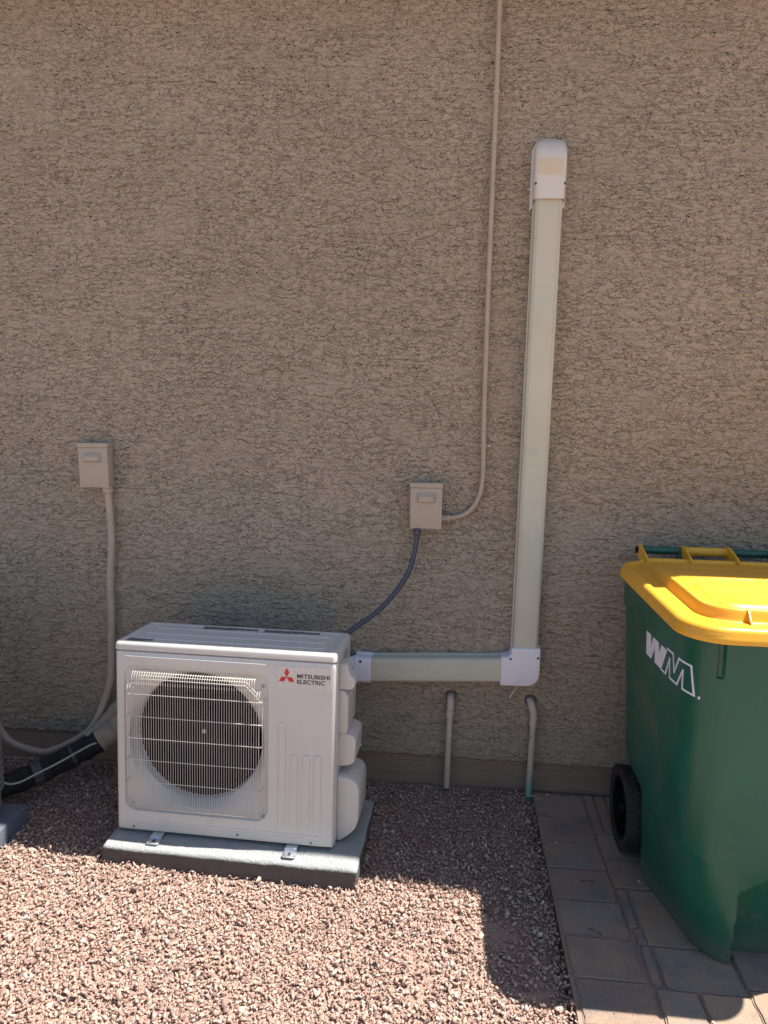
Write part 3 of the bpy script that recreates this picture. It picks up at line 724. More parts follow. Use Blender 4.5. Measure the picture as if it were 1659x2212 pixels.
# ------------------------------------------------------------------ disconnect boxes
def disconnect_box(loc, label, lean, flap):
    e = empty('disconnect_box', label, 'electrical box', loc, 0, 'electrical boxes on the wall'); e.rotation_euler = (0, lean, 0)
    w2, h2, d = 0.0625, 0.0915, 0.060
    B().box(-w2, w2, -d + 0.004, -0.004, -h2, h2 - 0.006, 0.0015, 2).build('box_body', 'tanbox', e)
    b = B(); b.box(-w2 - 0.001, w2 + 0.001, -d, -d + 0.0035, -h2 - 0.003, h2 - 0.020, 0.0012, 2)
    # pressed finger grip: a raised louvre
    b.loft([[(-0.038, -d + 0.001, 0.055), (0.038, -d + 0.001, 0.055), (0.038, -d + 0.001, 0.012), (-0.038, -d + 0.001, 0.012)][::-1],
            [(-0.027, -d - 0.016, 0.036), (0.027, -d - 0.016, 0.036), (0.031, -d - 0.016, 0.018), (-0.031, -d - 0.016, 0.018)][::-1]], True, False, True)
    b.build('front_cover', 'tanbox', e, ang=25)
    b = B(); b.box(-w2 - 0.0035, w2 + 0.0035, -d - 0.003, -0.003, h2 - 0.019, h2, 0.002, 2)
    for s in (-1, 1): b.prism([(-d, h2 - 0.02), (-0.012, h2 - 0.02), (-0.012, h2 - 0.048), (-0.030, h2 - 0.052), (-d + 0.008, h2 - 0.040)], 0, s * (w2 + 0.0012), s * (w2 + 0.0028))
    b.build('hood', 'tanbox', e)
    b = B().box(-0.022, 0.022, -d - 0.006, -d + 0.012, -h2 - 0.0055, -h2 - 0.0035, 0.0006, 1); b.build('hasp', 'screw', e)
    return e
BX1 = disconnect_box((-1.4835, 0.0, 1.348), 'tan electrical disconnect box at left with ribbed conduit leaving below', -0.018, True)
BX2 = disconnect_box((-0.094, 0.0, 1.225), 'tan electrical disconnect box at centre with dark grey conduit leaving below', -0.012, False)

# ------------------------------------------------------------------ conduits
rc = empty('rigid_conduit', 'thin tan rigid conduit running up the wall from the centre electrical box', 'conduit', (0.12, -0.02, 1.3))
def off(P, e): return [Vector(p) - Vector(e.location) for p in P]
path = [(0.116, -0.025, 3.21), (0.119, -0.025, 2.775), (0.119, -0.024, 2.11), (0.1225, -0.025, 1.62), (0.126, -0.025, 1.474), (0.128, -0.025, 1.345), (0.115, -0.025, 1.26), (0.077, -0.025, 1.202), (0.027, -0.025, 1.178), (-0.030, -0.025, 1.172)]
B().tube(spline(off(path, rc), 8), 0.0098, 16).build('pipe', 'tanpipe', rc)
for z, x in ((2.775, 0.119), (1.469, 0.126)):
    p0 = Vector((x, -0.025, z)) - Vector(rc.location)
    b = B(); b.tube([p0 + Vector((0, 0, -0.007)), p0 + Vector((0, 0, 0.007))], 0.0135, 16); b.box(p0.x, p0.x + 0.030, p0.y + 0.013, p0.y + 0.019, p0.z - 0.007, p0.z + 0.007, 0.001, 1)
    b.box(p0.x - 0.017, p0.x, p0.y + 0.013, p0.y + 0.019, p0.z - 0.007, p0.z + 0.007, 0.001, 1)
    st = b.build('strap', 'tanpipe', rc)
    B().lathe([(0.0, 0.008), (0.0045, 0.009), (0.0045, 0.014), (0, 0.014)], 1, (p0.x + 0.023, p0.y, p0.z), 12).build('screw', 'screw', st)
b = B(); q = Vector((-0.0245, -0.025, 1.1725)) - Vector(rc.location)
b.tube([q + Vector((-0.006, 0, 0)), q + Vector((0.016, 0, 0))], 0.0130, 6); b.tube([q + Vector((0.016, 0, 0)), q + Vector((0.026, 0, 0))], 0.0155, 16)
b.build('connector', 'tanpipe', rc, ang=20)

wh = empty('flexible_whip', 'dark grey flexible conduit curving from the centre electrical box down behind the white unit', 'conduit', (-0.2, -0.1, 0.9))
path = [(-0.1275, -0.050, 1.118), (-0.133, -0.055, 1.048), (-0.158, -0.072, 0.950), (-0.214, -0.10, 0.862), (-0.282, -0.15, 0.796), (-0.369, -0.22, 0.743), (-0.420, -0.262, 0.705), (-0.43, -0.285, 0.60)]
B().tube(spline(off(path, wh), 8), 0.0100, 16).build('conduit_hose', 'slate', wh)
q = Vector((-0.1275, -0.050, 1.13)) - Vector(wh.location)
B().tube([q + Vector((0, 0, 0.003)), q + Vector((0, 0, -0.006)), q + Vector((0, 0, -0.0065)), q + Vector((0, 0, -0.024)), q + Vector((0, 0, -0.028))], [0.014, 0.014, 0.0165, 0.0155, 0.011], 18).build('connector', 'slate', wh, ang=30)

fl = empty('flexible_conduit', 'ribbed tan flexible conduit hanging in a loop from the left electrical box', 'conduit', (-1.45, -0.05, 0.7))
P0 = [(-1.432, -0.040, 1.232), (-1.427, -0.042, 1.143), (-1.424, -0.045, 1.004), (-1.436, -0.045, 0.842), (-1.435, -0.045, 0.699), (-1.440, -0.048, 0.573), (-1.442, -0.05, 0.469), (-1.450, -0.06, 0.388), (-1.483, -0.07, 0.283), (-1.529, -0.09, 0.193),
      (-1.616, -0.11, 0.132), (-1.697, -0.12, 0.095), (-1.74, -0.12, 0.086), (-1.825, -0.12, 0.101), (-1.888, -0.12, 0.129), (-1.927, -0.12, 0.181), (-1.982, -0.14, 0.337), (-1.99, -0.25, 0.40), (-1.98, -0.50, 0.42)]
pp = spline(off(P0, fl), 30); rr_ = [0.0150 + 0.0011 * (1 if (i % 3) == 0 else 0) for i in range(len(pp))]
B().tube(pp, rr_, 16).build('hose', 'tanpipe', fl, ang=None)
for z, x in ((0.880, -1.4325), (0.997, -1.4245), (0.55, -1.441)):
    q = Vector((x, -0.046, z)) - Vector(fl.location); B().tube([q + Vector((0.0005, 0, 0.008)), q + Vector((-0.0005, 0, -0.008))], 0.0175, 18).build('coupling', 'tanpipe', fl)
q = Vector((-1.433, -0.040, 1.255)) - Vector(fl.location)
B().tube([q + Vector((0, 0, 0.004)), q + Vector((0, 0, -0.004)), q + Vector((0, 0, -0.0045)), q + Vector((0, 0, -0.022)), q + Vector((0, 0, -0.027))], [0.020, 0.020, 0.0235, 0.0215, 0.016], 20).build('connector', 'tanpipe', fl, ang=30)

# insulated refrigerant lines, foreground left
rl = empty('insulated_pipe', 'black foam insulated pipe with white tape and wire lying low on the left', 'pipe', (-1.5, -0.2, 0.1))
P0 = [(-1.30, -0.10, 0.33), (-1.372, -0.12, 0.239), (-1.446, -0.17, 0.184), (-1.504, -0.20, 0.154), (-1.579, -0.25, 0.120), (-1.659, -0.32, 0.095), (-1.72, -0.38, 0.085), (-1.82, -0.47, 0.09), (-1.95, -0.60, 0.14)]
pp = spline(off(P0, rl), 8)
B().tube(pp, [0.047 + 0.003 * sin(i * 0.9) for i in range(len(pp))], 20).build('foam_sleeve', 'foam', rl)
k0 = [i for i in range(len(pp)) if (pp[i] + Vector(rl.location)).x > -1.452]
sub = [pp[i] for i in k0]
B().tube(sub, [0.0515 + 0.003 * sin(i * 1.7) + 0.0015 * sin(i * 3.1) for i in range(len(sub))], 22).build('tape_wrap', 'tape', rl)
W0 = [(-1.38, -0.155, 0.185), (-1.44, -0.215, 0.196), (-1.49, -0.255, 0.178), (-1.55, -0.305, 0.150), (-1.61, -0.360, 0.128), (-1.66, -0.41, 0.112), (-1.70, -0.435, 0.12), (-1.75, -0.44, 0.16)]
B().tube(spline(off(W0, rl), 8), 0.0042, 8).build('control_wire', 'whitewire', rl)
def wrap(i0, i1, nm):
    sub = pp[i0:i1]
    B().tube(sub, [0.0515 + 0.0025 * random.uniform(-1, 1) for _ in sub], 14).build('tape_patch', nm, rl, ang=20)
wrap(37, 41, 'greytape'); wrap(27, 29, 'greytape')
r2 = B().tube(spline(off([(-1.36, -0.07, 0.34), (-1.40, -0.09, 0.30), (-1.45, -0.12, 0.235), (-1.50, -0.16, 0.19)], rl), 6), [0.030 + 0.002 * sin(i * 2) for i in range(19)], 16).build('bare_sleeve', 'tape', rl)

# ------------------------------------------------------------------ line-set cover
lc = empty('line_set_cover', 'cream vinyl pipe cover rising up the wall from the white unit with white elbow', 'pipe cover', (0.327, 0, 0.55))
def chan_section(w, d, r=0.016, lipw=0.004, n=5):
    """open U outline from wall (x=-w/2) round the front to wall again; coordinates (x, y)"""
    pts = [(-w / 2 - lipw, -0.002), (-w / 2 - lipw, -0.020), (-w / 2, -0.0215), (-w / 2, -d + r)]
    for k in range(1, n + 1):
        t = radians(90 * k / n); pts.append((-w / 2 + r - r * cos(t), -d + r - r * sin(t)))
    right = [(-x, y) for x, y in pts[::-1]]
    return pts + right
def channel_v(x, z0, z1, w, d, n=2, **k):
    S = chan_section(w, d, **k); return [[(x + p[0], p[1], z0 + (z1 - z0) * i / (n - 1)) for p in S] for i in range(n)]
ox = Vector((0.327, 0, 0.55))
def local(rings): return [[(p[0] - ox.x, p[1] - ox.y, p[2] - ox.z) for p in r] for r in rings]
b = B(); b.loft(local(channel_v(0.327, 0.645, 2.46, 0.102, 0.072)), False, False, False)
for s in (-1, 1): b.box(s * 0.039 - 0.0006, s * 0.039 + 0.0006, -0.0728, -0.0716, 0.645 - 0.55, 2.46 - 0.55)
b.build('vertical_channel', 'olive', lc, ang=40, fix=False)
# horizontal run, tilted slightly
S = chan_section(0.104, 0.072); rings = []
for x in (-0.320, 0.250):
    zc = 0.525 + (x + 0.303) * (0.029 / 0.538)
    rings.append([(x, p[1], zc - p[0]) for p in S])
b = B(); b.loft(local(rings), False, False, False); b.build('horizontal_channel', 'olive', lc, ang=40, fix=False)
# elbow
out = [(0.231, 0.494), (0.231, 0.614), (0.252, 0.616), (0.264, 0.620), (0.270, 0.630), (0.272, 0.656), (0.387, 0.660), (0.388, 0.560)]
for k in range(1, 9):
    t = radians(90 * k / 8); out.append((0.388 - 0.052 + 0.052 * cos(t), 0.549 - 0.052 * sin(t)))
b = B(); b.prism([(p[0] - ox.x, p[1] - ox.z) for p in out], 1, -0.080, -0.001, 0.009, 4)
b.box(0.272 - ox.x - 0.003, 0.387 - ox.x + 0.003, -0.0825, -0.001, 0.648 - ox.z, 0.660 - ox.z, 0.0012, 1) if False else None
el = b.build('elbow', 'white', lc, ang=50)
for x, z in ((0.268, 0.611), (0.378, 0.620)):
    B().lathe([(0, -0.0830), (0.004, -0.0828), (0.0055, -0.079), (0, -0.079)], 1, (x - ox.x, 0, z - ox.z), 14).build('screw', 'ink', el)
# end coupling at the unit with corrugated neck
b = B(); rings = []
S = chan_section(0.108, 0.078, r=0.02)
for x, k in ((-0.372, 1), (-0.371, 1.02), (-0.309, 1.02), (-0.308, 1.0), (-0.302, 1.0)):
    zc = 0.5235; rings.append([(x, p[1] * k, zc - p[0] * k) for p in S])
b.loft(local(rings), False, True, False)
cpl = b.build('coupling', 'white', lc, ang=40)
b = B(); rings = []
nn = 22
for i in range(nn + 1):
    f = i / nn; x = -0.372 - 0.075 * f; rad = 0.053 - 0.022 * f + (0.0028 if i % 3 == 0 else 0)
    rings.append([(x, -0.044 - 0.10 * f * f + cos(t) * rad * 0.75, 0.525 - 0.006 * f + sin(t) * rad) for t in [2 * pi * j / 24 for j in range(24)]])
b.loft(local(rings), True, True, True); b.build('corrugated_neck', 'white', cpl, ang=25)
B().box(-0.352 - ox.x, -0.342 - ox.x, -0.0815, -0.078, 0.560 - ox.z, 0.570 - ox.z, 0.001, 1).build('screw', 'ink', cpl)
# wall inlet cap
def cap_sec(z):
    zt = 2.612
    u = max(0.0, (z - 2.50) / (zt - 2.50)); d = 0.084 * sqrt(max(0.0, 1 - u ** 2.6)) + 0.001
    if z > 2.44: d = d
    w = 0.113 * (1 - 0.0 * u) if z < 2.565 else 0.113 - 0.05 * (1 - sqrt(max(0, 1 - ((z - 2.565) / (zt - 2.564)) ** 2)))
    if z > 2.43 and z < 2.57: w += 0.004
    r = min(0.022, d * 0.45)
    S = chan_section(w, max(d, 0.004), r=max(0.001, r), lipw=0.0005)
    return [(0.3265 + p[0], min(-0.001, max(p[1], -max(d, 0.004))) if abs(p[1]) > d else p[1], z) for p in S]
zs = [2.385, 2.40, 2.43, 2.445, 2.47] + [2.50 + 0.112 * sin(pi / 2 * k / 16) for k in range(17)]
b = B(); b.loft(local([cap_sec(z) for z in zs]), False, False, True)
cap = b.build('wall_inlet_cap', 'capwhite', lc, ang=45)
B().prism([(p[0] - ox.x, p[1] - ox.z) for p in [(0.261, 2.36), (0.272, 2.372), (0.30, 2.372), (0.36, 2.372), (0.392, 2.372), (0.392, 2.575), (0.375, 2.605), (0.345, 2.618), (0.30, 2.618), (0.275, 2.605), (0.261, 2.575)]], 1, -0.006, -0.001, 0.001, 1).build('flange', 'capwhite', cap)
for s in (-1, 1):
    B().box(0.3265 + s * 0.050 - 0.006 - ox.x, 0.3265 + s * 0.050 + 0.006 - ox.x, -0.0805 + 0.0, -0.066, 2.436 - ox.z, 2.444 - ox.z, 0.002, 2).build('screw_slot', 'ink', cap)

# small tube under the elbow
o = B().tube(spline([(0.325, -0.02, 0.505), (0.308, -0.035, 0.482), (0.290, -0.042, 0.455), (0.274, -0.045, 0.431)], 5), 0.0048, 10).build('drain_tube', 'palepipe')
tag(o, 'short thin tube poking out below the white elbow of the pipe cover', 'tube')

# condensate drain pipes
for loc, pts, mt, lab, zel in (((0.031, -0.04, 0.0), [(0.033, 0.03, 0.408), (0.033, -0.015, 0.409), (0.033, -0.034, 0.398), (0.033, -0.042, 0.370), (0.031, -0.042, 0.284), (0.029, -0.040, 0.012)], 'palepipe', 'short tan drain pipe bending out of the wall nearest the white unit', 0.345),
                               ((0.375, -0.04, 0.0), [(0.362, 0.03, 0.408), (0.364, -0.012, 0.410), (0.369, -0.030, 0.400), (0.377, -0.040, 0.365), (0.378, -0.042, 0.332), (0.3755, -0.042, 0.20), (0.3735, -0.042, -0.005)], 'patina', 'drain pipe with green corroded foot beside the paver corner', 0.325)):
    e = empty('drain_pipe', lab, 'pipe', loc, 0, 'drain pipes below the pipe cover')
    P_ = [Vector(p) - Vector(loc) for p in pts]
    B().tube(spline(P_, 8), 0.0125, 16).build('pipe', mt, e)
    el_ = [p for p in spline(P_, 8) if p.z > zel + 0.012]
    n_ = len(el_); B().tube(el_, [0.0152] * n_, 18).build('elbow_fitting', 'palepipe', e)
    sb = B(); rr0 = random.Random(int(loc[0] * 1000)); q0 = P_[1]
    ring_s = []
    for k, (rad, yy) in enumerate(((0.026, 0.046), (0.024, 0.036), (0.019, 0.028), (0.014, 0.026))):
        ring_s.append([(q0.x + cos(t) * (rad + 0.004 * sin(3 * t + k) * (rad > 0.015)), yy, q0.z + sin(t) * (rad + 0.003 * sin(2 * t + 1))) for t in [2 * pi * j / 20 for j in range(20)]])
    sb.loft(ring_s, True, False, True); sb.build('sealant', 'sealant', e)
    zc = [p for p in spline(P_, 8) if zel - 0.03 < p.z][-1]
    B().tube([Vector((zc.x, zc.y, zel + 0.016)), Vector((zc.x, zc.y, zel - 0.012))], 0.0162, 18).build('socket', 'palepipe', e)

# ------------------------------------------------------------------ wheeled bins
def catmull2(P, n):
    return [(q.x, q.y) for q in spline([(p[0], p[1], 0) for p in P], n)]
def resample(P, n):
    P = [Vector(p) for p in P]; d = [0.0]
    for a, b in zip(P[:-1], P[1:]): d.append(d[-1] + (b - a).length)
    out = []; j = 0
    for i in range(n):
        t = d[-1] * i / (n - 1)
        while j < len(d) - 2 and d[j + 1] < t: j += 1
        f = 0 if d[j + 1] == d[j] else (t - d[j]) / (d[j + 1] - d[j])
        out.append(P[j].lerp(P[j + 1], f))
    return out
XC = 0.985
# half outlines (front centre -> left -> rear centre) relative to XC
TOPP = [(0, -0.995), (-0.12, -0.995), (-0.21, -0.990), (-0.275, -0.962), (-0.307, -0.905), (-0.318, -0.82), (-0.325, -0.60), (-0.327, -0.30), (-0.318, -0.21), (-0.28, -0.165), (-0.20, -0.15), (0, -0.15)]
MIDP = [(0, -0.950), (-0.10, -0.950), (-0.16, -0.945), (-0.215, -0.925), (-0.255, -0.870), (-0.278, -0.79), (-0.290, -0.60), (-0.292, -0.36), (-0.284, -0.26), (-0.25, -0.205), (-0.18, -0.19), (0, -0.19)]
BOTP = [(0, -0.905), (-0.08, -0.907), (-0.118, -0.905), (-0.148, -0.889), (-0.188, -0.840), (-0.206, -0.790), (-0.228, -0.690), (-0.256, -0.590), (-0.272, -0.50), (-0.262, -0.45), (-0.16, -0.30), (0, -0.22)]
def dense(P): return resample([(*q, 0) for q in catmull2(P, 8)], 260)
DT, DM, DB = dense(TOPP), dense(MIDP), dense(BOTP)
def section(z):
    zm = 0.34
    if z > zm:
        f = (z - zm) / (1.03 - zm); A, Bq = DM, DT; f = f
    else:
        f = z / zm; f = f ** 0.85; A, Bq = DB, DM
    return [a.lerp(b_, f) for a, b_ in zip(A, Bq)]
SLOT = [i for i, p in enumerate(DT) if 0.236 < abs(p.x) < 0.250 and p.y < -0.9]
def body_ring(z):
    h = section(z); left = []
    for ip, p in enumerate(h):
        x, y = p.x, p.y
        # kick recess between the two front feet
        ax = abs(x)
        if y < -0.80 and ax < 0.112 + 0.02 * z:
            lim = min(0.262 + 0.75 * max(0.0, 0.108 - ax), 0.325)
            y += 0.060 * min(1.0, max(0.0, (lim - z) / 0.010)) * min(1.0, max(0.0, (0.112 + 0.02 * z - ax) / 0.005))
        # wheel well at the lower rear side
        if y > -0.52 and z < 0.335 and ax > 0.16:
            k = min(1, max(0, (y + 0.52) / 0.03)) * min(1, max(0, (0.335 - z) / 0.02)); x = x + (0.085 * k if x < 0 else 0)
            x = min(x, -0.16) if x < 0 else x
        # moulded collar
        if z > 0.905: 
            nx = -1 if x < -0.28 else x / 0.28; x += 0.006 * nx * min(1.0, max(0.0, (y + 0.80) / 0.25))
        # vertical rib slots near the front corners
        if ip in SLOT and z > 0.905: y += 0.010 * min(1.0, (z - 0.905) / 0.006)
        left.append((x, y))
    right = [(-x, y) for x, y in left[::-1][1:-1]]
    return [(x, y, z) for x, y in left + right]
def make_bin(label, loc, rz, logo):
    e = empty('wheeled_bin', label, 'waste bin', loc, rz, 'green wheeled bins with yellow lids')
    L = Vector((XC, -0.55, 0))
    def lo(v): return [(p[0] + 0, p[1] + 0.55, p[2]) for p in v]
    zs = [0.0, 0.003, 0.008] + list(np.linspace(0.016, 0.9, 170)) + [0.903, 0.906, 0.91] + list(np.linspace(0.93, 1.035, 8))
    b = B(); b.loft([lo(body_ring(z)) for z in zs], True, True, False)
    body = b.build('bin_body', 'green', e, ang=32)
    # lid: height field over a rounded outline
    LX, LY0, LY1, R0 = 0.352, -1.020, -0.165, 0.120
    cy = (LY0 + LY1) / 2; hy = (LY1 - LY0) / 2
    def sd(x, y, hx, y0, y1, r):
        qx = abs(x) - hx + r; qy = abs(y - (y0 + y1) / 2) - (y1 - y0) / 2 + r
        return math.hypot(max(qx, 0), max(qy, 0)) + min(max(qx, qy), 0) - r
    def ss(a, b_, t):
        t = min(1, max(0, (t - a) / (b_ - a))); return t * t * (3 - 2 * t)
    outl = resample([(p[0], p[1], 0) for p in rrect(-LX, LX, LY0, LY1, R0, 16) + [rrect(-LX, LX, LY0, LY1, R0, 16)[0]]], 301)[:-1]
    def height(x, y):
        d = -sd(x, y, LX, LY0, LY1, R0)
        h = 1.040 + 0.022 * sqrt(max(0.0, 1 - (1 - min(1, d / 0.016)) ** 2))
        h -= 0.010 * ss(0.024, 0.036, d)                         # gutter inside the rim
        p = -sd(x, y, 0.276, -0.918, -0.13, 0.10)
        lift = 0.30 + 0.70 * ss(-0.20, -0.56, y)
        h += lift * (0.034 * ss(-0.002, 0.014, p) + 0.004 * ss(0.016, 0.05, p))     # raised centre with steep walls
        q = -sd(x, y, 0.236, -0.900, -0.63, 0.07)
        h += 0.006 * ss(0.0, 0.018, q)                            # pad at the front edge
        rr2 = abs(y + 0.585); h += 0.0035 * ss(0.010, 0.0, rr2) * ss(0.235, 0.19, abs(x))
        h -= 0.004 * ss(0.012, 0.0, abs(y + 0.36)) * ss(0.25, 0.20, abs(x))
        h += 0.006 * (1 - (x / 0.36) ** 2) * ss(-0.9, -0.6, y) * (1 if d > 0.04 else 0) * ss(0.04, 0.09, d)
        return h
    rings = []
    ctr = Vector((0, cy, 0))
    def rg(s, zf, grow=0.0):
        out = []
        for p in outl:
            q = ctr + (p - ctr) * s
            if grow: q = ctr + (q - ctr) * (1 + grow)
            out.append((q.x, q.y, zf(q.x, q.y)))
        return out
    rings.append(rg(0.962, lambda x, y: 1.028)); rings.append(rg(0.990, lambda x, y: 1.022)); rings.append(rg(1.006, lambda x, y: 1.020)); rings.append(rg(1.010, lambda x, y: 1.023)); rings.append(rg(1.004, lambda x, y: 1.036))
    svals = [1.0 - 0.004 * k for k in range(1, 80)] + [0.678 - 0.0125 * k for k in range(0, 52)]
    rings.append(rg(0.9995, lambda x, y: 1.040 ))
    for s in svals: rings.append(rg(s, height))
    b = B(); b.loft([lo(r) for r in rings], True, False, True)
    for xx in (0.0, -0.16, 0.16): b.prism([(-0.945 + 0.55, 1.050), (-0.905 + 0.55, 1.050), (-0.905 + 0.55, 1.086), (-0.915 + 0.55, 1.084)], 0, xx - 0.0015, xx + 0.0015)
    lidb = b.build('bin_lid', 'yellow', e, ang=50)
    # hinge fins on the lid
    for xx in (-0.245, -0.085, 0.085, 0.245):
        pts = [(-0.085 - 0.017, 1.063), (-0.085 - 0.016, 1.098), (-0.085 - 0.004, 1.1035), (-0.085 + 0.012, 1.099), (-0.085 + 0.017, 1.086), (-0.085 + 0.010, 1.070)]
        pts = [(-0.064, 1.070), (-0.060, 1.092), (-0.072, 1.107), (-0.092, 1.110), (-0.130, 1.104), (-0.190, 1.086), (-0.245, 1.060), (-0.240, 1.048), (-0.165, 1.045), (-0.120, 1.050), (-0.085, 1.060)]
        B().prism([(p[0] + 0.55, p[1]) for p in pts], 0, xx - 0.004, xx + 0.004, 0.0012, 1).build('hinge_fin', 'yellow', lidb)
    B().tube([(-0.081, -0.085 + 0.55, 1.085), (0.081, -0.085 + 0.55, 1.085)], 0.0180, 18).build('hinge_sleeve', 'yellow', lidb)
    hb = B().tube([(-0.252, -0.085 + 0.55, 1.085), (0.252, -0.085 + 0.55, 1.085)], 0.0150, 20)
    for s in (-1, 1):
        hb.prism([(-0.073 + 0.55, 1.082), (-0.097 + 0.55, 1.082), (-0.15 + 0.55, 1.0), (-0.15 + 0.55, 0.93), (-0.12 + 0.55, 0.95)], 0, s * 0.088, s * 0.100, 0.001, 1)
    hb.box(-0.245, 0.245, -0.158 + 0.55, -0.135 + 0.55, 0.90, 1.036, 0.004, 2)
    hn = hb.build('handle', 'green', e)
    for s in (-1, 1): B().tube([(s * 0.249, -0.085 + 0.55, 1.085), (s * 0.256, -0.085 + 0.55, 1.085)], 0.0118, 18).build('end_cap', 'black', hn)
    # wheels
    for s in (-1, 1):
        wx_ = s * 0.2895; wy = -0.34 + 0.55; R = 0.150; hw = 0.0275
        b = B(); prof = [(0.112, -hw + 0.006), (0.120, -hw), (0.138, -hw), (0.147, -hw + 0.006), (R, -hw + 0.014), (R, hw - 0.014), (0.147, hw - 0.006), (0.138, hw), (0.120, hw), (0.112, hw - 0.006)]
        b.lathe(prof + [prof[0]], 0, (wx_, wy, R), 72); b.f = [f for f in b.f if len(f) == 4]
        for k in range(44):
            t = 2 * pi * k / 44
            mt = Matrix.Translation((wx_, wy, R)) @ Matrix.Rotation(t, 4, 'X')
            for sd_ in (-1, 1): b.box(sd_ * 0.004, sd_ * (hw - 0.003), -0.004 + 0.003 * sd_, 0.004 + 0.003 * sd_, R - 0.004, R + 0.0028, 0.001, 1, mtx=mt)
        tyre = b.build('wheel', 'rubber', e, ang=40)
        b = B(); b.lathe([(0.100, -hw + 0.010), (0.113, -hw + 0.006), (0.1135, hw - 0.006), (0.100, hw - 0.010), (0.100, -hw + 0.010)], 0, (wx_, wy, R), 48); b.f = [f for f in b.f if len(f) == 4]
        b.lathe([(0.0, s * 0.026), (0.018, s * 0.025), (0.024, s * 0.014), (0.024, -s * 0.02), (0, -s * 0.02)], 0, (wx_, wy, R), 24)
        for k in range(10):
            mt = Matrix.Translation((wx_, wy, R)) @ Matrix.Rotation(2 * pi * k / 10, 4, 'X')
            b.box(-0.008, 0.008, -0.004, 0.004, 0.020, 0.103, 0.001, 1, mtx=mt)
        b.build('rim', 'black', tyre, ang=40)
    B().tube([(-0.262, -0.34 + 0.55, 0.15), (0.262, -0.34 + 0.55, 0.15)], 0.010, 12).build('axle', 'black', e)
    if logo:
        # WM transfer on the left flank: W solid, M outline; laid on the curved side
        def side_x(y, z):
            h = [p for p in section(z) if p.x < -0.2 and p.y < -0.3]
            for p, q in zip(h[:-1], h[1:]):
                if p.y <= y <= q.y: return p.x + (q.x - p.x) * (y - p.y) / max(1e-9, q.y - p.y)
            return min(h, key=lambda p: abs(p.y - y)).x
        y_a, y_b, zt, zb = -0.540, -0.915, 0.905, 0.822      # photo left -> right runs rear -> front
        def S(u, v):                                        # u 0..1 along, v 0..1 up
            y = y_a + (y_b - y_a) * u; z = zb + (zt - zb) * v + 0.012 * u
            return y, z
        def poly_prism(poly, name_b):
            n = len(poly); vs = []
            for t in (0.0012, -0.003):
                for (u, v) in poly:
                    y, z = S(u, v); vs.append((side_x(y, z) - t, y + 0.55, z))
            name_b.v, name_b.f = name_b.v, name_b.f
            name_b.add(vs, [tuple(range(n)), tuple(range(n, 2 * n))[::-1]] + [(i, (i + 1) % n, n + (i + 1) % n, n + i) for i in range(n)])
        b = B()
        # W solid
        Wp = [[(0.00, 1.0), (0.125, 1.0), (0.13, 0.445), (0.144, 0.0), (0.0, 0.0)],
              [(0.13, 0.445), (0.207, 1.0), (0.27, 1.0), (0.24, 0.56), (0.144, 0.0)],
              [(0.27, 1.0), (0.334, 1.0), (0.36, 0.51), (0.335, 0.0), (0.253, 0.0), (0.24, 0.56)],
              [(0.36, 0.51), (0.43, 1.0), (0.56, 1.0), (0.416, 0.0), (0.335, 0.0)]]
        for p in Wp: poly_prism(p, b)
        # M in outline
        Mp = [(0.43, 1.0), (0.688, 1.0), (0.715, 0.357), (0.81, 1.0), (0.98, 1.0), (1.0, 0.0), (0.865, 0.0), (0.878, 0.68), (0.77, 0.0), (0.62, 0.0), (0.614, 0.69), (0.525, 0.0), (0.416, 0.0)]
        def stroke(a, c, w_=0.024):
            ay, az = S(*a); cy_, cz = S(*c); dy, dz_ = cy_ - ay, cz - az; L_ = math.hypot(dy, dz_); ny, nz = -dz_ / L_ * 0.0032, dy / L_ * 0.0032
            ey, ez_ = dy / L_ * 0.0028, dz_ / L_ * 0.0028
            vs = []
            for t in (0.0013, -0.003):
                for (yy, zz) in ((ay - ey + ny, az - ez_ + nz), (cy_ + ey + ny, cz + ez_ + nz), (cy_ + ey - ny, cz + ez_ - nz), (ay - ey - ny, az - ez_ - nz)):
                    vs.append((side_x(yy, zz) - t, yy + 0.55, zz))
            b.add(vs, [(0, 1, 2, 3), (7, 6, 5, 4), (0, 1, 5, 4), (1, 2, 6, 5), (2, 3, 7, 6), (3, 0, 4, 7)])
        for a, c in zip(Mp[:-1], Mp[1:]):
            ns = 8
            for k in range(ns):
                stroke((a[0] + (c[0] - a[0]) * k / ns, a[1] + (c[1] - a[1]) * k / ns), (a[0] + (c[0] - a[0]) * (k + 1) / ns, a[1] + (c[1] - a[1]) * (k + 1) / ns))
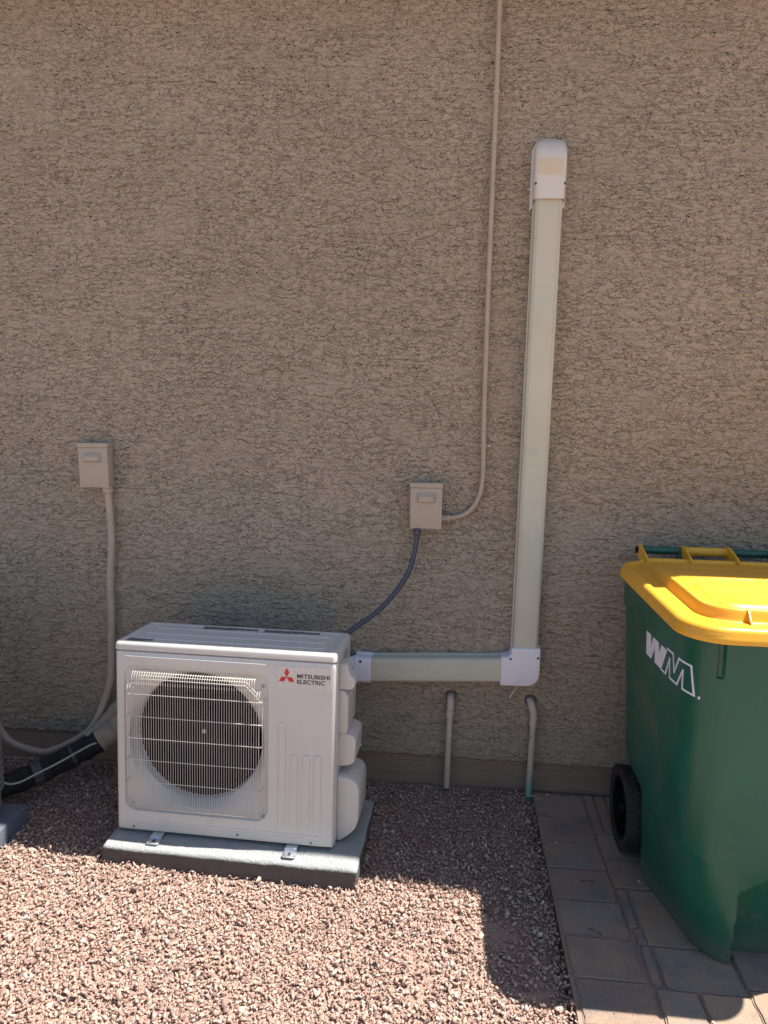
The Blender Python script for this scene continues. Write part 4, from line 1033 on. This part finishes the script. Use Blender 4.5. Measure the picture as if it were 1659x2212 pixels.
        y, z = S(1.035, 0.0); b.box(side_x(y, z) - 0.0013, side_x(y, z) + 0.003, y + 0.55 - 0.005, y + 0.55 + 0.005, z - 0.004, z + 0.004, 0)
        b.build('lettering', 'logowhite', e, smooth=False)
    return e
bin1 = make_bin('green wheeled bin with yellow lid and white W M lettering, standing on the pavers', (XC, -0.55, 0.0), 0.0, True)
bin2 = empty('wheeled_bin', 'second green wheeled bin just past the right edge of the picture', 'waste bin', (XC + 0.775, -0.66, 0.0), radians(6), 'green wheeled bins with yellow lids')
def copy_kids(src, dst):
    for ch in list(src.children):
        if ch.name.startswith('lettering'): continue
        c = ch.copy(); COL.objects.link(c); c.parent = dst; copy_kids(ch, c)
copy_kids(bin1, bin2)

# ------------------------------------------------------------------ small litter
for i, (x, y, L_, a, mt, nm, lab) in enumerate(((0.52, -0.58, 0.045, 0.1, 'ink', 'twig', 'short dark twig on the fourth border paver from the wall'), (0.50, -0.82, 0.042, -0.4, 'ink', 'twig', 'short dark twig lying near the middle of the border pavers'),
                                                )):
    b = B(); b.tube(spline([(-L_ / 2, 0, 0.0), (-L_ * 0.1, 0.003, 0.002), (L_ / 2, -0.002, 0.0)], 4), [0.0012 + 0.0006 * sin(k) for k in range(9)], 6)
    o = b.build(nm, mt); o.location = (x, y, 0.003); o.rotation_euler = (0, 0, a); tag(o, lab, 'twig')
for x, y, lab in ((0.702, -0.56, 'small round pale pebble on the pavers beside the green bin'), (0.752, -1.128, 'small round pebble on the sunlit paver edge at the bottom'), (0.445, -0.372, 'round brown pebble on the third border paver'), (0.455, -0.035, 'pale pebble on the paver nearest the wall board')):
    tv, tf = TPL[3]; me = bpy.data.meshes.new('pebble'); me.from_pydata((tv * 0.0075).tolist(), [], tf.tolist()); o = link('pebble', me, 'bone' if 'pale' in lab else 'stone', None, True, None)
    o.location = (x, y, 0.005); tag(o, lab, 'pebble', 'loose pebbles on the pavement')
o = B().tube(spline([(0.372, -0.050, 0.006), (0.388, -0.060, 0.012), (0.402, -0.058, 0.008), (0.412, -0.074, 0.004)], 4), 0.0016, 6).build('root', 'bone'); tag(o, 'pale dry root strand at the foot of the green stained pipe', 'root')
